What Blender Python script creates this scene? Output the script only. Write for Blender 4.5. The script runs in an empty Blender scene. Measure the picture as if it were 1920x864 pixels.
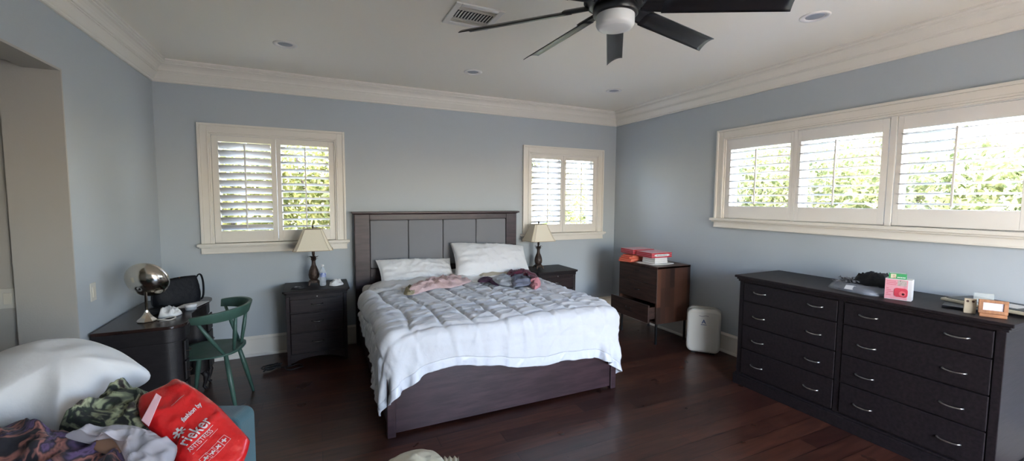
import bpy, bmesh, math, random
import numpy as np
from mathutils import Vector, Matrix, noise
R = math.radians
C = bpy.context.scene.collection
# ------------------------------------------------------------------ camera
F, YAW, PITCH, ROLL, EYE = 789.869, .4355, -.072, .0061, 1.58
fw = Vector((math.sin(YAW)*math.cos(PITCH), math.cos(YAW)*math.cos(PITCH), math.sin(PITCH)))
rt = Vector((math.cos(YAW), -math.sin(YAW), 0)); up = rt.cross(fw)
rt, up = math.cos(ROLL)*rt+math.sin(ROLL)*up, -math.sin(ROLL)*rt+math.cos(ROLL)*up
cam = bpy.data.objects.new('camera', bpy.data.cameras.new('camera')); C.objects.link(cam)
cam.matrix_world = Matrix(((rt.x, up.x, -fw.x, 0), (rt.y, up.y, -fw.y, 0), (rt.z, up.z, -fw.z, EYE), (0, 0, 0, 1)))
cam.data.sensor_width = 36; cam.data.lens = F/1920*36; cam.data.clip_start = .02; cam.data.clip_end = 400
bpy.context.scene.camera = cam
# ------------------------------------------------------------------ light
vs = bpy.context.scene.view_settings
vs.view_transform = 'Standard'; vs.look = 'None'; vs.gamma = 1; vs.use_curve_mapping = False
vs.exposure = 2.0
w = bpy.data.worlds.new('sky'); bpy.context.scene.world = w; w.use_nodes = True
wn = w.node_tree.nodes; bg = wn['Background']
sky = wn.new('ShaderNodeTexSky'); sky.sky_type = 'NISHITA'; sky.sun_disc = False
sky.sun_elevation = R(48); sky.sun_rotation = R(245); sky.air_density = 1.3; sky.dust_density = .7
hs = wn.new('ShaderNodeHueSaturation'); hs.inputs['Saturation'].default_value = 1.0
tm = wn.new('ShaderNodeMix'); tm.data_type = 'RGBA'; tm.blend_type = 'MULTIPLY'; tm.inputs[0].default_value = 1; tm.inputs[7].default_value = (.98, .95, 1.08, 1)
w.node_tree.links.new(sky.outputs[0], tm.inputs[6]); w.node_tree.links.new(tm.outputs[2], hs.inputs['Color']); w.node_tree.links.new(hs.outputs[0], bg.inputs[0]); bg.inputs[1].default_value = 1.2
sd = bpy.data.lights.new('sun', 'SUN'); sd.energy = 4.6; sd.angle = R(1); sd.color = (1, .93, .8)
so = bpy.data.objects.new('sun', sd); C.objects.link(so)
so.rotation_euler = Vector((.75, .33, -1)).to_track_quat('-Z', 'Y').to_euler(); so.location = (-5, -3, 9)
def portal(loc, rot, sx, sy):
    l = bpy.data.lights.new('portal', 'AREA'); l.shape = 'RECTANGLE'; l.size = sx; l.size_y = sy
    l.cycles.is_portal = True
    o = bpy.data.objects.new('portal', l); C.objects.link(o); o.location = loc; o.rotation_euler = rot
# room numbers
XL, XR, YB, YF, ZC = -1.305, 3.875, 4.854, -1.6, 2.80
GX0, GX1, GZ = 1.0, 3.3, 2.2          # glazed door in the wall behind the camera
portal(((GX0+GX1)/2, YF-.08, GZ/2), (R(90), 0, 0), GX1-GX0, GZ)
portal((XR+.16, 1.66, 1.8), (0, R(90), 0), .8, 3.0)
# ------------------------------------------------------------------ materials
MATS = {}
def mat(name, col, rough=.6, metal=0, bump=0, bscale=40, var=0, vscale=3, stretch=(1, 1, 1), sheen=0, coat=0, emit=0, spec=.5, col2=None, trans=0, alpha=1, detail=3):
    if name in MATS: return MATS[name]
    m = bpy.data.materials.new(name); m.use_nodes = True; nt = m.node_tree; b = nt.nodes['Principled BSDF']
    b.inputs['Base Color'].default_value = (*col, 1); b.inputs['Roughness'].default_value = rough
    b.inputs['Metallic'].default_value = metal; b.inputs['Specular IOR Level'].default_value = spec
    b.inputs['Sheen Weight'].default_value = sheen; b.inputs['Coat Weight'].default_value = coat; b.inputs['Coat Roughness'].default_value = .15
    b.inputs['Transmission Weight'].default_value = trans; b.inputs['Alpha'].default_value = alpha
    tc = nt.nodes.new('ShaderNodeTexCoord'); mp = nt.nodes.new('ShaderNodeMapping'); mp.inputs['Scale'].default_value = stretch
    nt.links.new(tc.outputs['Object'], mp.inputs[0])
    if var or col2:
        n = nt.nodes.new('ShaderNodeTexNoise'); n.inputs['Scale'].default_value = vscale; n.inputs['Detail'].default_value = detail
        nt.links.new(mp.outputs[0], n.inputs[0])
        r = nt.nodes.new('ShaderNodeValToRGB'); r.color_ramp.elements[0].position = .35; r.color_ramp.elements[1].position = .65
        c2 = col2 or tuple(min(1, c*(1+var)) for c in col); c1 = col if col2 else tuple(c*(1-var) for c in col)
        r.color_ramp.elements[0].color = (*c1, 1); r.color_ramp.elements[1].color = (*c2, 1)
        nt.links.new(n.outputs[0], r.inputs[0]); nt.links.new(r.outputs[0], b.inputs['Base Color'])
    if bump:
        n2 = nt.nodes.new('ShaderNodeTexNoise'); n2.inputs['Scale'].default_value = bscale; n2.inputs['Detail'].default_value = 3
        nt.links.new(mp.outputs[0], n2.inputs[0])
        bp = nt.nodes.new('ShaderNodeBump'); bp.inputs['Strength'].default_value = bump; bp.inputs['Distance'].default_value = .01
        nt.links.new(n2.outputs[0], bp.inputs['Height']); nt.links.new(bp.outputs[0], b.inputs['Normal'])
    if emit:
        b.inputs['Emission Color'].default_value = (*col, 1); b.inputs['Emission Strength'].default_value = emit
    MATS[name] = m; return m
wall_m = mat('blue_grey_paint', (.455, .495, .525), .62, bump=.06, bscale=120, spec=.4)
hall_m = mat('hall_paint', (.46, .44, .40), .7, bump=.06, bscale=120)
ceil_m = mat('ceiling_paint', (.90, .85, .75), .55, bump=.04, bscale=90, spec=.45)
trim_m = mat('trim_paint', (.80, .755, .68), .38)
louv_m = mat('shutter_paint', (.78, .75, .71), .35)
dark_m = mat('espresso_wood', (.022, .013, .014), .38, var=.35, vscale=6, stretch=(1, 1, 9), bump=.08, bscale=30, spec=.45)
darkh_m = mat('espresso_wood_flat', (.013, .0088, .0100), .5, spec=.3, var=.35, vscale=6, stretch=(1, 9, 9), bump=.06, bscale=30)
bedw_m = mat('bed_wood', (.036, .017, .021), .40, var=.3, vscale=5, stretch=(1, 6, 7), bump=.06, bscale=30)
blackw_m = mat('black_wood', (.011, .008, .009), .52, var=.3, vscale=6, stretch=(2, 2, 8), bump=.08, bscale=30)
grey_f = mat('grey_upholstery', (.235, .235, .25), .9, bump=.4, bscale=400, sheen=.2)
white_f = mat('white_cotton', (.80, .80, .80), .85, bump=.2, bscale=30, sheen=.1)
quilt_m = mat('comforter_cotton', (.66, .67, .70), .8, bump=.35, bscale=22, sheen=.15)
satin_m = mat('satin_border', (.68, .70, .76), .35, bump=.3, bscale=25, sheen=.2)
nickel = mat('brushed_nickel', (.62, .60, .57), .28, metal=1)
chrome = mat('worn_chrome', (.62, .56, .48), .16, metal=1, bump=.1, bscale=9)
gun = mat('dark_metal', (.035, .035, .038), .35, metal=.8)
fan_m = mat('fan_black', (.012, .012, .014), .32, spec=.5)
green_p = mat('green_chair_paint', (.055, .115, .09), .42, var=.15, vscale=8)
teal_m = mat('teal_upholstery', (.034, .092, .112), .9, bump=.12, bscale=300, sheen=.3)
shade_m = mat('lampshade_linen', (.82, .75, .60), .85, bump=.2, bscale=250)
bronze = mat('aged_bronze', (.055, .035, .028), .45, metal=.35, bump=.5, bscale=60, var=.4, vscale=30)
plast_m = mat('cream_plastic', (.62, .60, .54), .45)
red_m = mat('red_plastic', (.62, .012, .014), .25, bump=.9, bscale=22, coat=.4)
wprint = mat('white_print', (.85, .82, .82), .5)
def wallnut():
    m = mat('walnut_planks', (.085, .040, .026), .42, bump=.05, bscale=20)
    nt = m.node_tree; b = nt.nodes['Principled BSDF']
    tc = nt.nodes.new('ShaderNodeTexCoord'); mp = nt.nodes.new('ShaderNodeMapping'); mp.inputs['Rotation'].default_value = (0, R(90), R(0))
    nt.links.new(tc.outputs['Object'], mp.inputs[0])
    sx = nt.nodes.new('ShaderNodeSeparateXYZ'); nt.links.new(tc.outputs['Object'], sx.inputs[0])
    ad = nt.nodes.new('ShaderNodeMath'); ad.operation = 'ADD'; nt.links.new(sx.outputs[0], ad.inputs[0]); nt.links.new(sx.outputs[1], ad.inputs[1])
    cb = nt.nodes.new('ShaderNodeCombineXYZ'); nt.links.new(sx.outputs[2], cb.inputs[0]); nt.links.new(ad.outputs[0], cb.inputs[1])
    br = nt.nodes.new('ShaderNodeTexBrick'); nt.links.new(cb.outputs[0], br.inputs[0])
    br.inputs['Scale'].default_value = 1; br.inputs['Brick Width'].default_value = .42; br.inputs['Row Height'].default_value = .065
    br.inputs['Mortar Size'].default_value = .0008
    br.inputs['Color1'].default_value = (.095, .038, .022, 1); br.inputs['Color2'].default_value = (.028, .014, .010, 1); br.inputs['Mortar'].default_value = (.02, .01, .008, 1)
    nt.links.new(br.outputs[0], b.inputs['Base Color'])
    return m
walnut_m = wallnut()
def floor_mat():
    m = mat('dark_plank_floor', (.05, .02, .015), .3, spec=.5)
    nt = m.node_tree; b = nt.nodes['Principled BSDF']
    tc = nt.nodes.new('ShaderNodeTexCoord')
    br = nt.nodes.new('ShaderNodeTexBrick'); nt.links.new(tc.outputs['Object'], br.inputs[0]); br.offset = .37
    br.inputs['Scale'].default_value = 1; br.inputs['Brick Width'].default_value = 1.1; br.inputs['Row Height'].default_value = .127
    br.inputs['Mortar Size'].default_value = .0022; br.inputs['Mortar Smooth'].default_value = .3; br.inputs['Bias'].default_value = -.1
    br.inputs['Color1'].default_value = (.075, .026, .016, 1); br.inputs['Color2'].default_value = (.028, .010, .008, 1); br.inputs['Mortar'].default_value = (.006, .003, .003, 1)
    mp = nt.nodes.new('ShaderNodeMapping'); mp.inputs['Scale'].default_value = (1.2, 12, 1); nt.links.new(tc.outputs['Object'], mp.inputs[0])
    n = nt.nodes.new('ShaderNodeTexNoise'); n.inputs['Scale'].default_value = 3; n.inputs['Detail'].default_value = 6; nt.links.new(mp.outputs[0], n.inputs[0])
    rp = nt.nodes.new('ShaderNodeValToRGB'); rp.color_ramp.elements[0].color = (.55, .55, .55, 1); rp.color_ramp.elements[1].color = (1.35, 1.3, 1.25, 1)
    rp.color_ramp.elements[0].position = .3; rp.color_ramp.elements[1].position = .7
    nt.links.new(n.outputs[0], rp.inputs[0])
    mx = nt.nodes.new('ShaderNodeMix'); mx.data_type = 'RGBA'; mx.blend_type = 'MULTIPLY'; mx.inputs[0].default_value = 1
    nt.links.new(br.outputs[0], mx.inputs[6]); nt.links.new(rp.outputs[0], mx.inputs[7]); nt.links.new(mx.outputs[2], b.inputs['Base Color'])
    n2 = nt.nodes.new('ShaderNodeTexNoise'); n2.inputs['Scale'].default_value = 5; nt.links.new(tc.outputs['Object'], n2.inputs[0])
    mr = nt.nodes.new('ShaderNodeMapRange'); mr.inputs[3].default_value = .22; mr.inputs[4].default_value = .40; nt.links.new(n2.outputs[0], mr.inputs[0]); nt.links.new(mr.outputs[0], b.inputs['Roughness'])
    bp = nt.nodes.new('ShaderNodeBump'); bp.inputs['Strength'].default_value = .25; bp.inputs['Distance'].default_value = .004
    nt.links.new(br.outputs['Fac'], bp.inputs['Height']); bp.invert = True; nt.links.new(bp.outputs[0], b.inputs['Normal'])
    return m
def glass_mat():
    m = bpy.data.materials.new('window_glass'); m.use_nodes = True; nt = m.node_tree; nt.nodes.remove(nt.nodes['Principled BSDF'])
    t = nt.nodes.new('ShaderNodeBsdfTransparent'); g = nt.nodes.new('ShaderNodeBsdfGlossy'); g.inputs['Roughness'].default_value = .02
    mx = nt.nodes.new('ShaderNodeMixShader'); mx.inputs[0].default_value = .05
    nt.links.new(t.outputs[0], mx.inputs[1]); nt.links.new(g.outputs[0], mx.inputs[2]); nt.links.new(mx.outputs[0], nt.nodes['Material Output'].inputs[0])
    return m
glass = glass_mat()
def film_mat(name, col, op):
    m = bpy.data.materials.new(name); m.use_nodes = True; nt = m.node_tree; b = nt.nodes['Principled BSDF']
    b.inputs['Base Color'].default_value = (*col, 1); b.inputs['Roughness'].default_value = .25; b.inputs['Alpha'].default_value = op
    return m
def patch_mat(name, cols, scale=9, rough=.8, seed=0, warp=.6):
    """printed cloth: blotches of several colours"""
    m = mat(name, cols[0], rough, sheen=.1, bump=.2, bscale=60); nt = m.node_tree; b = nt.nodes['Principled BSDF']
    tc = nt.nodes.new('ShaderNodeTexCoord'); mp = nt.nodes.new('ShaderNodeMapping'); mp.inputs['Location'].default_value = (seed, seed*.7, 0)
    nt.links.new(tc.outputs['Object'], mp.inputs[0])
    n = nt.nodes.new('ShaderNodeTexNoise'); n.inputs['Scale'].default_value = scale; n.inputs['Detail'].default_value = 3; n.inputs['Distortion'].default_value = warp
    nt.links.new(mp.outputs[0], n.inputs[0]); r = nt.nodes.new('ShaderNodeValToRGB'); e = r.color_ramp.elements
    k = len(cols); e[0].color = (*cols[0], 1); e[0].position = .25; e[1].color = (*cols[-1], 1); e[1].position = .72
    for i in range(1, k-1):
        q = e.new(.25+.47*i/(k-1)); q.color = (*cols[i], 1)
    nt.links.new(n.outputs[0], r.inputs[0]); nt.links.new(r.outputs[0], b.inputs['Base Color']); return m
# ------------------------------------------------------------------ mesh helpers
def smooth_path(pts, k=5):
    P = [Vector(p) for p in pts]; m = len(P); out = []
    for i in range(m-1):
        a, b, c, d = P[max(i-1, 0)], P[i], P[i+1], P[min(i+2, m-1)]
        for q in range(k):
            f = q/k; out.append(.5*((2*b)+(c-a)*f+(2*a-5*b+4*c-d)*f*f+(3*b-a-3*c+d)*f**3))
    return out+[P[-1]]
class MB:
    def __init__(s): s.v = []; s.f = []
    def add(s, vs, fs):
        n = len(s.v); s.v += [tuple(v) for v in vs]; s.f += [tuple(i+n for i in f) for f in fs]; return s
    def box(s, x0, x1, y0, y1, z0, z1):
        if x0 > x1: x0, x1 = x1, x0
        if y0 > y1: y0, y1 = y1, y0
        if z0 > z1: z0, z1 = z1, z0
        return s.add([(x, y, z) for z in (z0, z1) for y in (y0, y1) for x in (x0, x1)],
                     [(0, 2, 3, 1), (4, 5, 7, 6), (0, 1, 5, 4), (1, 3, 7, 5), (3, 2, 6, 7), (2, 0, 4, 6)])
    def prism(s, pts, z0, z1):      # polygon in xy, CCW
        n = len(pts)
        s.add([(x, y, z0) for x, y in pts]+[(x, y, z1) for x, y in pts],
              [tuple(range(n))[::-1], tuple(range(n, 2*n))]+[(i, (i+1) % n, n+(i+1) % n, n+i) for i in range(n)]); return s
    def lathe(s, prof, c=(0, 0, 0), n=28, cap=True, sq=None):
        vs, fs = [], []
        for r, z in prof:
            for k in range(n):
                a = 2*math.pi*k/n
                rr = r if sq is None else r*sq(a)
                vs.append((c[0]+rr*math.cos(a), c[1]+rr*math.sin(a), c[2]+z))
        for i in range(len(prof)-1):
            for k in range(n): fs.append((i*n+k, i*n+(k+1) % n, (i+1)*n+(k+1) % n, (i+1)*n+k))
        if cap: fs += [tuple(range(n))[::-1], tuple(range((len(prof)-1)*n, len(prof)*n))]
        return s.add(vs, fs)
    def tube(s, pts, r, n=10, closed=False, flat=1.0):
        P = [Vector(p) for p in pts]; m = len(P); rs = r if isinstance(r, (list, tuple)) else [r]*m
        vs, fs = [], []; ref = None
        for i, p in enumerate(P):
            t = (P[(i+1) % m]-P[i-1]) if closed else (P[min(i+1, m-1)]-P[max(i-1, 0)])
            t.normalize()
            if ref is None: ref = t.orthogonal().normalized()
            ref = (ref-t*ref.dot(t)).normalized(); q = t.cross(ref)
            for k in range(n):
                a = 2*math.pi*k/n; vs.append(p+ref*(rs[i]*math.cos(a))+q*(rs[i]*flat*math.sin(a)))
        for i in range(m if closed else m-1):
            j = (i+1) % m
            for k in range(n): fs.append((i*n+k, i*n+(k+1) % n, j*n+(k+1) % n, j*n+k))
        if not closed: fs += [tuple(range(n))[::-1], tuple(range((m-1)*n, m*n))]
        return s.add(vs, fs)
    def sweep(s, prof, path):       # prof: (off, z); path: list of (point, outward dir) for mitred runs
        vs = []; k = len(prof)
        for (p, d) in path:
            for off, z in prof: vs.append((p[0]+d[0]*off, p[1]+d[1]*off, z))
        fs = [(i*k+j, i*k+(j+1) % k, (i+1)*k+(j+1) % k, (i+1)*k+j) for i in range(len(path)-1) for j in range(k)]
        fs += [tuple(range(k)), tuple(range((len(path)-1)*k, len(path)*k))[::-1]]
        return s.add(vs, fs)
    def build(s, name, m, parent=None, smooth=False, bevel=0, seg=2, fix=True):
        me = bpy.data.meshes.new(name); me.from_pydata(s.v, [], s.f)
        if fix:
            bm = bmesh.new(); bm.from_mesh(me); bmesh.ops.recalc_face_normals(bm, faces=bm.faces); bm.to_mesh(me); bm.free()
        me.materials.append(m)
        o = bpy.data.objects.new(name, me); C.objects.link(o)
        if smooth: me.shade_smooth()
        if parent is not None: o.parent = parent
        if bevel:
            b = o.modifiers.new('bevel', 'BEVEL'); b.width = bevel; b.segments = seg; b.limit_method = 'ANGLE'; b.angle_limit = R(40)
            b.harden_normals = False
        return o
def thing(name, label, cat, loc=(0, 0, 0), rz=0, group=None):
    o = bpy.data.objects.new(name, None); C.objects.link(o); o.location = loc; o.rotation_euler = (0, 0, rz); o.empty_display_size = .1
    o['label'] = label; o['category'] = cat
    if group: o['group'] = group
    return o
def tag(o, label, cat, group=None):
    o['label'] = label; o['category'] = cat
    if group: o['group'] = group
    return o
def struct(o): o['kind'] = 'structure'; return o
def dup(root, loc, rz, label):
    r = root.copy(); C.objects.link(r); r.location = loc; r.rotation_euler = (0, 0, rz); r['label'] = label
    for ch in list(root.children):
        c = ch.copy(); C.objects.link(c); c.parent = r
        for g in list(ch.children):
            d = g.copy(); C.objects.link(d); d.parent = c
    return r
def B(*a): return MB().box(*a)
def text(s, size, name, m, parent, origin, ex, ey, depth=.0008, off=.002, bold=0, shear=0, tall=1):
    """raised lettering lying on the plane origin + ex, ey (unit vectors)"""
    cu = bpy.data.curves.new('t', 'FONT'); cu.body = s; cu.size = size; cu.extrude = depth; cu.offset = bold; cu.shear = shear
    to = bpy.data.objects.new('t', cu); C.objects.link(to); bpy.context.view_layer.update()
    me = bpy.data.meshes.new_from_object(to.evaluated_get(bpy.context.evaluated_depsgraph_get()))
    bpy.data.objects.remove(to); ex = Vector(ex).normalized(); ey = Vector(ey).normalized(); n = ex.cross(ey)
    me.transform(Matrix.Diagonal((1, tall, 1, 1)))
    M = Matrix(((ex.x, ey.x, n.x, 0), (ex.y, ey.y, n.y, 0), (ex.z, ey.z, n.z, 0), (0, 0, 0, 1)))
    M.translation = Vector(origin)+n*off; me.transform(M); me.materials.clear(); me.materials.append(m)
    o = bpy.data.objects.new(name, me); C.objects.link(o)
    if parent is not None: o.parent = parent
    return o
def ray(u, v): return (rt*((u-960)/F)+up*(-(v-432)/F)+fw)
def onplane(u, v, p0, n):
    d = ray(u, v); e = Vector((0, 0, EYE)); n = Vector(n); t = (Vector(p0)-e).dot(n)/d.dot(n); return e+d*t
def resample(pts, n):
    P = [Vector(p) for p in pts]; m = len(P); out = []
    # Catmull-Rom closed
    for i in range(n):
        t = i*m/n; k = int(t); f = t-k
        a, b, c, d = P[(k-1) % m], P[k % m], P[(k+1) % m], P[(k+2) % m]
        out.append(.5*((2*b)+(c-a)*f+(2*a-5*b+4*c-d)*f*f+(3*b-a-3*c+d)*f**3))
    return out
def fbm(p, sc, seed, oct=3):
    return noise.fractal(Vector(p)*sc+Vector((seed*7.3, seed*3.1, seed)), .6, 2.1, oct)
def ridge(p, sc, seed):
    q = Vector(p)*sc+Vector((seed*5.1, seed*2.7, seed*1.3)); return 1-abs(noise.noise(q))*2.2
def puff(name, m, outline, n, thick, parent=None, seed=1, amp=.01, rid=0, sc=8, under=.35, na=72, nr=14, power=.5, sharp=0, lin=False, smooth_it=0):
    """a soft closed body over a given outline: thick in the middle, creased, with an underside"""
    n = Vector(n).normalized(); O = resample(outline, na) if not lin else outline
    na = len(O); c = sum(O, Vector())/na; vs, fs = [], []
    for side in (1, -1):
        for i in range(nr):
            r = 1-i/(nr) if side == 1 else i/nr
            if side == -1 and i == 0: continue
            for k in range(na):
                p = c+(O[k]-c)*r
                h = max(0, 1-r**2.4)**power*thick*(1 if side == 1 else -under)
                if side == 1:
                    a = fbm(p, sc, seed)*amp
                    if rid: a += rid*max(0, ridge(p, sc*.8, seed))**3*(.3+.7*min(1, (1-r)*5))
                    h += a*(min(1, (1-r)*6)+.12)
                vs.append(p+n*h)
    rows = 2*nr-1
    top0 = 0
    # ring order: top rings r=1..1/nr, (centre), bottom rings
    tops = nr
    ct = len(vs); vs.append(c+n*thick); cb_ = len(vs); vs.append(c-n*thick*under)
    for i in range(tops-1):
        for k in range(na): fs.append((i*na+k, i*na+(k+1) % na, (i+1)*na+(k+1) % na, (i+1)*na+k))
    for k in range(na): fs.append(((tops-1)*na+k, (tops-1)*na+(k+1) % na, ct))
    b0 = tops*na; nb = nr-1
    for i in range(nb-1):
        for k in range(na): fs.append((b0+i*na+k, b0+i*na+(k+1) % na, b0+(i+1)*na+(k+1) % na, b0+(i+1)*na+k))
    for k in range(na):
        fs.append((b0+k, b0+(k+1) % na, cb_)); fs.append((b0+(nb-1)*na+k, b0+(nb-1)*na+(k+1) % na, (k+1) % na, k))
    o = MB().add(vs, fs).build(name, m, parent, smooth=True)
    if smooth_it: q = o.modifiers.new('smooth', 'SMOOTH'); q.iterations = smooth_it; q.factor = .5
    return o
def pxo(pts, p0, n): return [onplane(u, v, p0, n) for u, v in pts]

# ================================================================== THE ROOM
T = .16
fl = struct(B(-2.9, XR+T, YF-T, YB+T, -.12, 0).build('floor', floor_mat()))
ce = struct(B(-3.2, XR+.55, YF-2.2, YB+.55, ZC, ZC+.2).build('ceiling', ceil_m))  # runs on past the front wall as an unseen eave added against the sun
HY0, HY1, HZ, HX = 1.2, 3.337, 2.313, -2.8       # side opening in the left wall
# back wall with two windows
W1 = (-.875, .19, 1.18, 2.185); W2 = (2.487, 3.56, 1.18, 2.185)
mb = MB(); y0, y1 = YB, YB+T
for a in ((XL-T, W1[0]), (W1[1], W2[0]), (W2[1], XR+T)): mb.box(a[0], a[1], y0, y1, 0, ZC)
for W in (W1, W2): mb.box(W[0], W[1], y0, y1, 0, W[2]); mb.box(W[0], W[1], y0, y1, W[3], ZC)
struct(mb.build('wall_back', wall_m))
WB = (.255, 3.07, 1.43, 2.225)                      # y range, z range of the long window
mb = MB(); mb.box(XR, XR+T, YF, WB[0], 0, ZC); mb.box(XR, XR+T, WB[1], YB, 0, ZC)
mb.box(XR, XR+T, WB[0], WB[1], 0, WB[2]); mb.box(XR, XR+T, WB[0], WB[1], WB[3], ZC)
struct(mb.build('wall_right', wall_m))
mb = MB(); mb.box(XL-T, XL, HY1, YB, 0, ZC); mb.box(XL-T, XL, YF, HY0, 0, ZC); mb.box(XL-T, XL, HY0, HY1, HZ, ZC)
struct(mb.build('wall_left', wall_m))
mb = MB(); mb.box(XL-T, GX0, YF-T, YF, 0, ZC); mb.box(GX1, XR+T, YF-T, YF, 0, ZC); mb.box(GX0, GX1, YF-T, YF, GZ, ZC)
struct(mb.build('wall_front', wall_m))
# side hall behind the opening
mb = MB(); mb.box(-1.555, XL-T, HY1, HY1+.12, 0, ZC); mb.box(HX, -1.575, HY1+.025, HY1+.12, 0, ZC)
struct(mb.build('wall_hall', hall_m))
mb = MB(); mb.box(HX-.1, HX, HY0-.1, HY1+.12, 0, ZC); mb.box(HX, XL-T, HY0-.1, HY0, 0, ZC)
struct(mb.build('wall_hall_end', hall_m))
struct(B(HX, XL-T, HY0, HY1+.12, HZ+.02, HZ+.12).build('ceiling_hall', hall_m))
# painted reveal of the opening (jamb and head)
struct(B(-1.56, XL+.001, HY1-.012, HY1+.0, 0, HZ).build('trim_1', hall_m))
struct(B(XL-T, XL+.0005, HY0, HY1-.012, HZ-.012, HZ).build('trim_2', hall_m))
# crown moulding, one mitred run per wall
prof = [(0, 2.62), (.014, 2.62), (.020, 2.626), (.020, 2.636), (.026, 2.642), (.052, 2.688), (.052, 2.695), (.058, 2.697), (.058, 2.705), (.066, 2.709), (.070, 2.725),
        (.080, 2.742), (.096, 2.756), (.112, 2.762), (.112, 2.771), (.124, 2.775), (.130, 2.785), (.138, 2.787), (.138, 2.7995), (0, 2.7995)]
def run(name, p, q, dp, dq, prof, m): struct(MB().sweep(prof, [(p, dp), (q, dq)]).build(name, m))
run('trim_3', (XL, YB), (XR, YB), (1, -1), (-1, -1), prof, trim_m)
run('trim_4', (XR, YB), (XR, YF), (-1, -1), (-1, 1), prof, trim_m)
run('trim_5', (XL, YF), (XL, YB), (1, 1), (1, -1), prof, trim_m)
run('trim_6', (XR, YF), (XL, YF), (-1, 1), (1, 1), prof, trim_m)
bprof = [(0, 0), (.030, 0), (.030, .012), (.024, .022), (.016, .026), (.016, .170), (.020, .174), (.020, .184), (.010, .196), (.006, .203), (0, .203)]
run('baseboard_back', (XL, YB), (XR, YB), (1, -1), (-1, -1), bprof, trim_m)
run('baseboard_right', (XR, YB), (XR, YF), (-1, -1), (-1, 1), bprof, trim_m)
run('baseboard_left', (XL, HY1), (XL, YB), (1, 0), (1, -1), bprof, trim_m)
# ------------------------------------------------------------------ windows
def window(name, M, x0, x1, zt, zs, panels, z0, z1, tilts, nl, slit=0, mulls=(), posts=()):
    """built in a wall plane: local x along wall, local y into the room is negative; M places it"""
    root = bpy.data.objects.new(name, None); C.objects.link(root); root['kind'] = 'structure'; root.matrix_world = M
    cw = .105
    # casing: stepped profile
    c = MB()
    for a, b, d in ((0, .022, .030), (.022, .074, .020), (.074, .090, .026), (.090, cw, .016)):
        c.box(x0+a, x0+b, -d, 0, zs, zt-a); c.box(x1-b, x1-a, -d, 0, zs, zt-a); c.box(x0+b, x1-b, -d, 0, zt-b, zt-a)
    c.build('casing', trim_m, root, bevel=.003)
    s = MB(); s.box(x0-.03, x1+.03, -.062, .0, zs-.026, zs); s.box(x0-.018, x1+.018, -.045, 0, zs-.040, zs-.026)
    s.build('sill', trim_m, root, bevel=.005)
    a = MB(); a.box(x0-.004, x1+.004, -.022, 0, zs-.098, zs-.040); a.box(x0-.004, x1+.004, -.028, 0, zs-.098, zs-.086)
    a.build('apron', trim_m, root, bevel=.003)
    ix0, ix1 = x0+cw, x1-cw; it = zt-cw
    # deep reveal, outer sash and pane
    rv = MB(); rv.box(ix0-.004, ix0+.012, 0, T, zs, it); rv.box(ix1-.012, ix1+.004, 0, T, zs, it); rv.box(ix0, ix1, 0, T, it-.006, it+.012); rv.box(ix0, ix1, 0, T+.04, zs-.01, zs+.02)
    rv.build('reveal', louv_m, root)
    sa = MB(); sw = .04
    for (p, q) in sh_split(ix0, ix1, mulls):
        sa.box(p, p+sw, .10, .135, zs+.02, it-.006); sa.box(q-sw, q, .10, .135, zs+.02, it-.006)
        sa.box(p+sw, q-sw, .10, .135, zs+.02, zs+.02+sw); sa.box(p+sw, q-sw, .10, .135, it-.006-sw, it-.006)
    sa.build('sash', louv_m, root, bevel=.003)
    B(ix0+.02, ix1-.02, .115, .119, zs+.03, it-.02).build('glass_pane', glass, root)
    for m_ in mulls: B(m_[0], m_[1], -.007, .10, zs, it).build('mullion', louv_m, root, bevel=.003)
    for m_ in posts: B(m_[0], m_[1], -.006, .10, zs, it).build('post', louv_m, root, bevel=.002)
    for i, (p0, p1, l0, l1) in enumerate(panels):
        pm = MB(); ya, yb = -.004, .024; zb = zs+.004+slit*.4; zu = it-.004-slit
        pm.box(p0, l0, ya, yb, zb, zu); pm.box(l1, p1, ya, yb, zb, zu); pm.box(l0, l1, ya, yb, zb, z0); pm.box(l0, l1, ya, yb, z1, zu)
        po = pm.build('shutter_panel', trim_m if not slit else louv_m, root, bevel=.002)
        pitch = (z1-z0)/nl; lm = MB(); t = tilts[i]; dw = .5*.089; th = .0055
        for k in range(nl):
            zc = z0+(k+.5)*pitch; yc = .010
            pr = []
            for q in range(12):
                a = 2*math.pi*q/12; u = dw*math.cos(a); v = th*math.sin(a)
                pr.append((yc+u*math.cos(t)-v*math.sin(t), zc+u*math.sin(t)+v*math.cos(t)))
            n = 12
            lm.add([(l0+.002, y, z) for y, z in pr]+[(l1-.002, y, z) for y, z in pr],
                   [tuple(range(n)), tuple(range(n, 2*n))[::-1]]+[(j, (j+1) % n, n+(j+1) % n, n+j) for j in range(n)])
        lm.build('louvers', louv_m, po, smooth=True)
        xm = (l0+l1)/2; rd = MB(); yy = .010-dw*math.cos(t)-.006
        rd.box(xm-.006, xm+.006, yy-.006, yy+.004, z0+.02, z1-.02+0*t); rd.build('tilt_rod', louv_m, po, bevel=.002)
    return root
def sh_split(a, b, mulls):
    if not mulls:
        m = (a+b)/2; return [(a, m), (m, b)]
    out = []; p = a
    for m in mulls: out.append((p, (m[0]+m[1])/2)); p = (m[0]+m[1])/2
    out.append((p, b))
    # two lights in each half
    r = []
    for p, q in out: r += [(p, (p+q)/2), ((p+q)/2, q)]
    return r
MBk = Matrix.Translation((0, YB, 0))
window('window_1', MBk, -.99, .291, 2.283, 1.147, [(-.883, -.351, -.831, -.393), (-.347, .182, -.308, .133)], 1.262, 2.119, (R(-40), R(-14)), 12)
window('window_2', MBk, 2.402, 3.656, 2.279, 1.147, [(2.495, 3.005, 2.536, 2.966), (3.009, 3.553, 3.050, 3.488)], 1.262, 2.117, (R(-17), R(-9)), 12)
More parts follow.
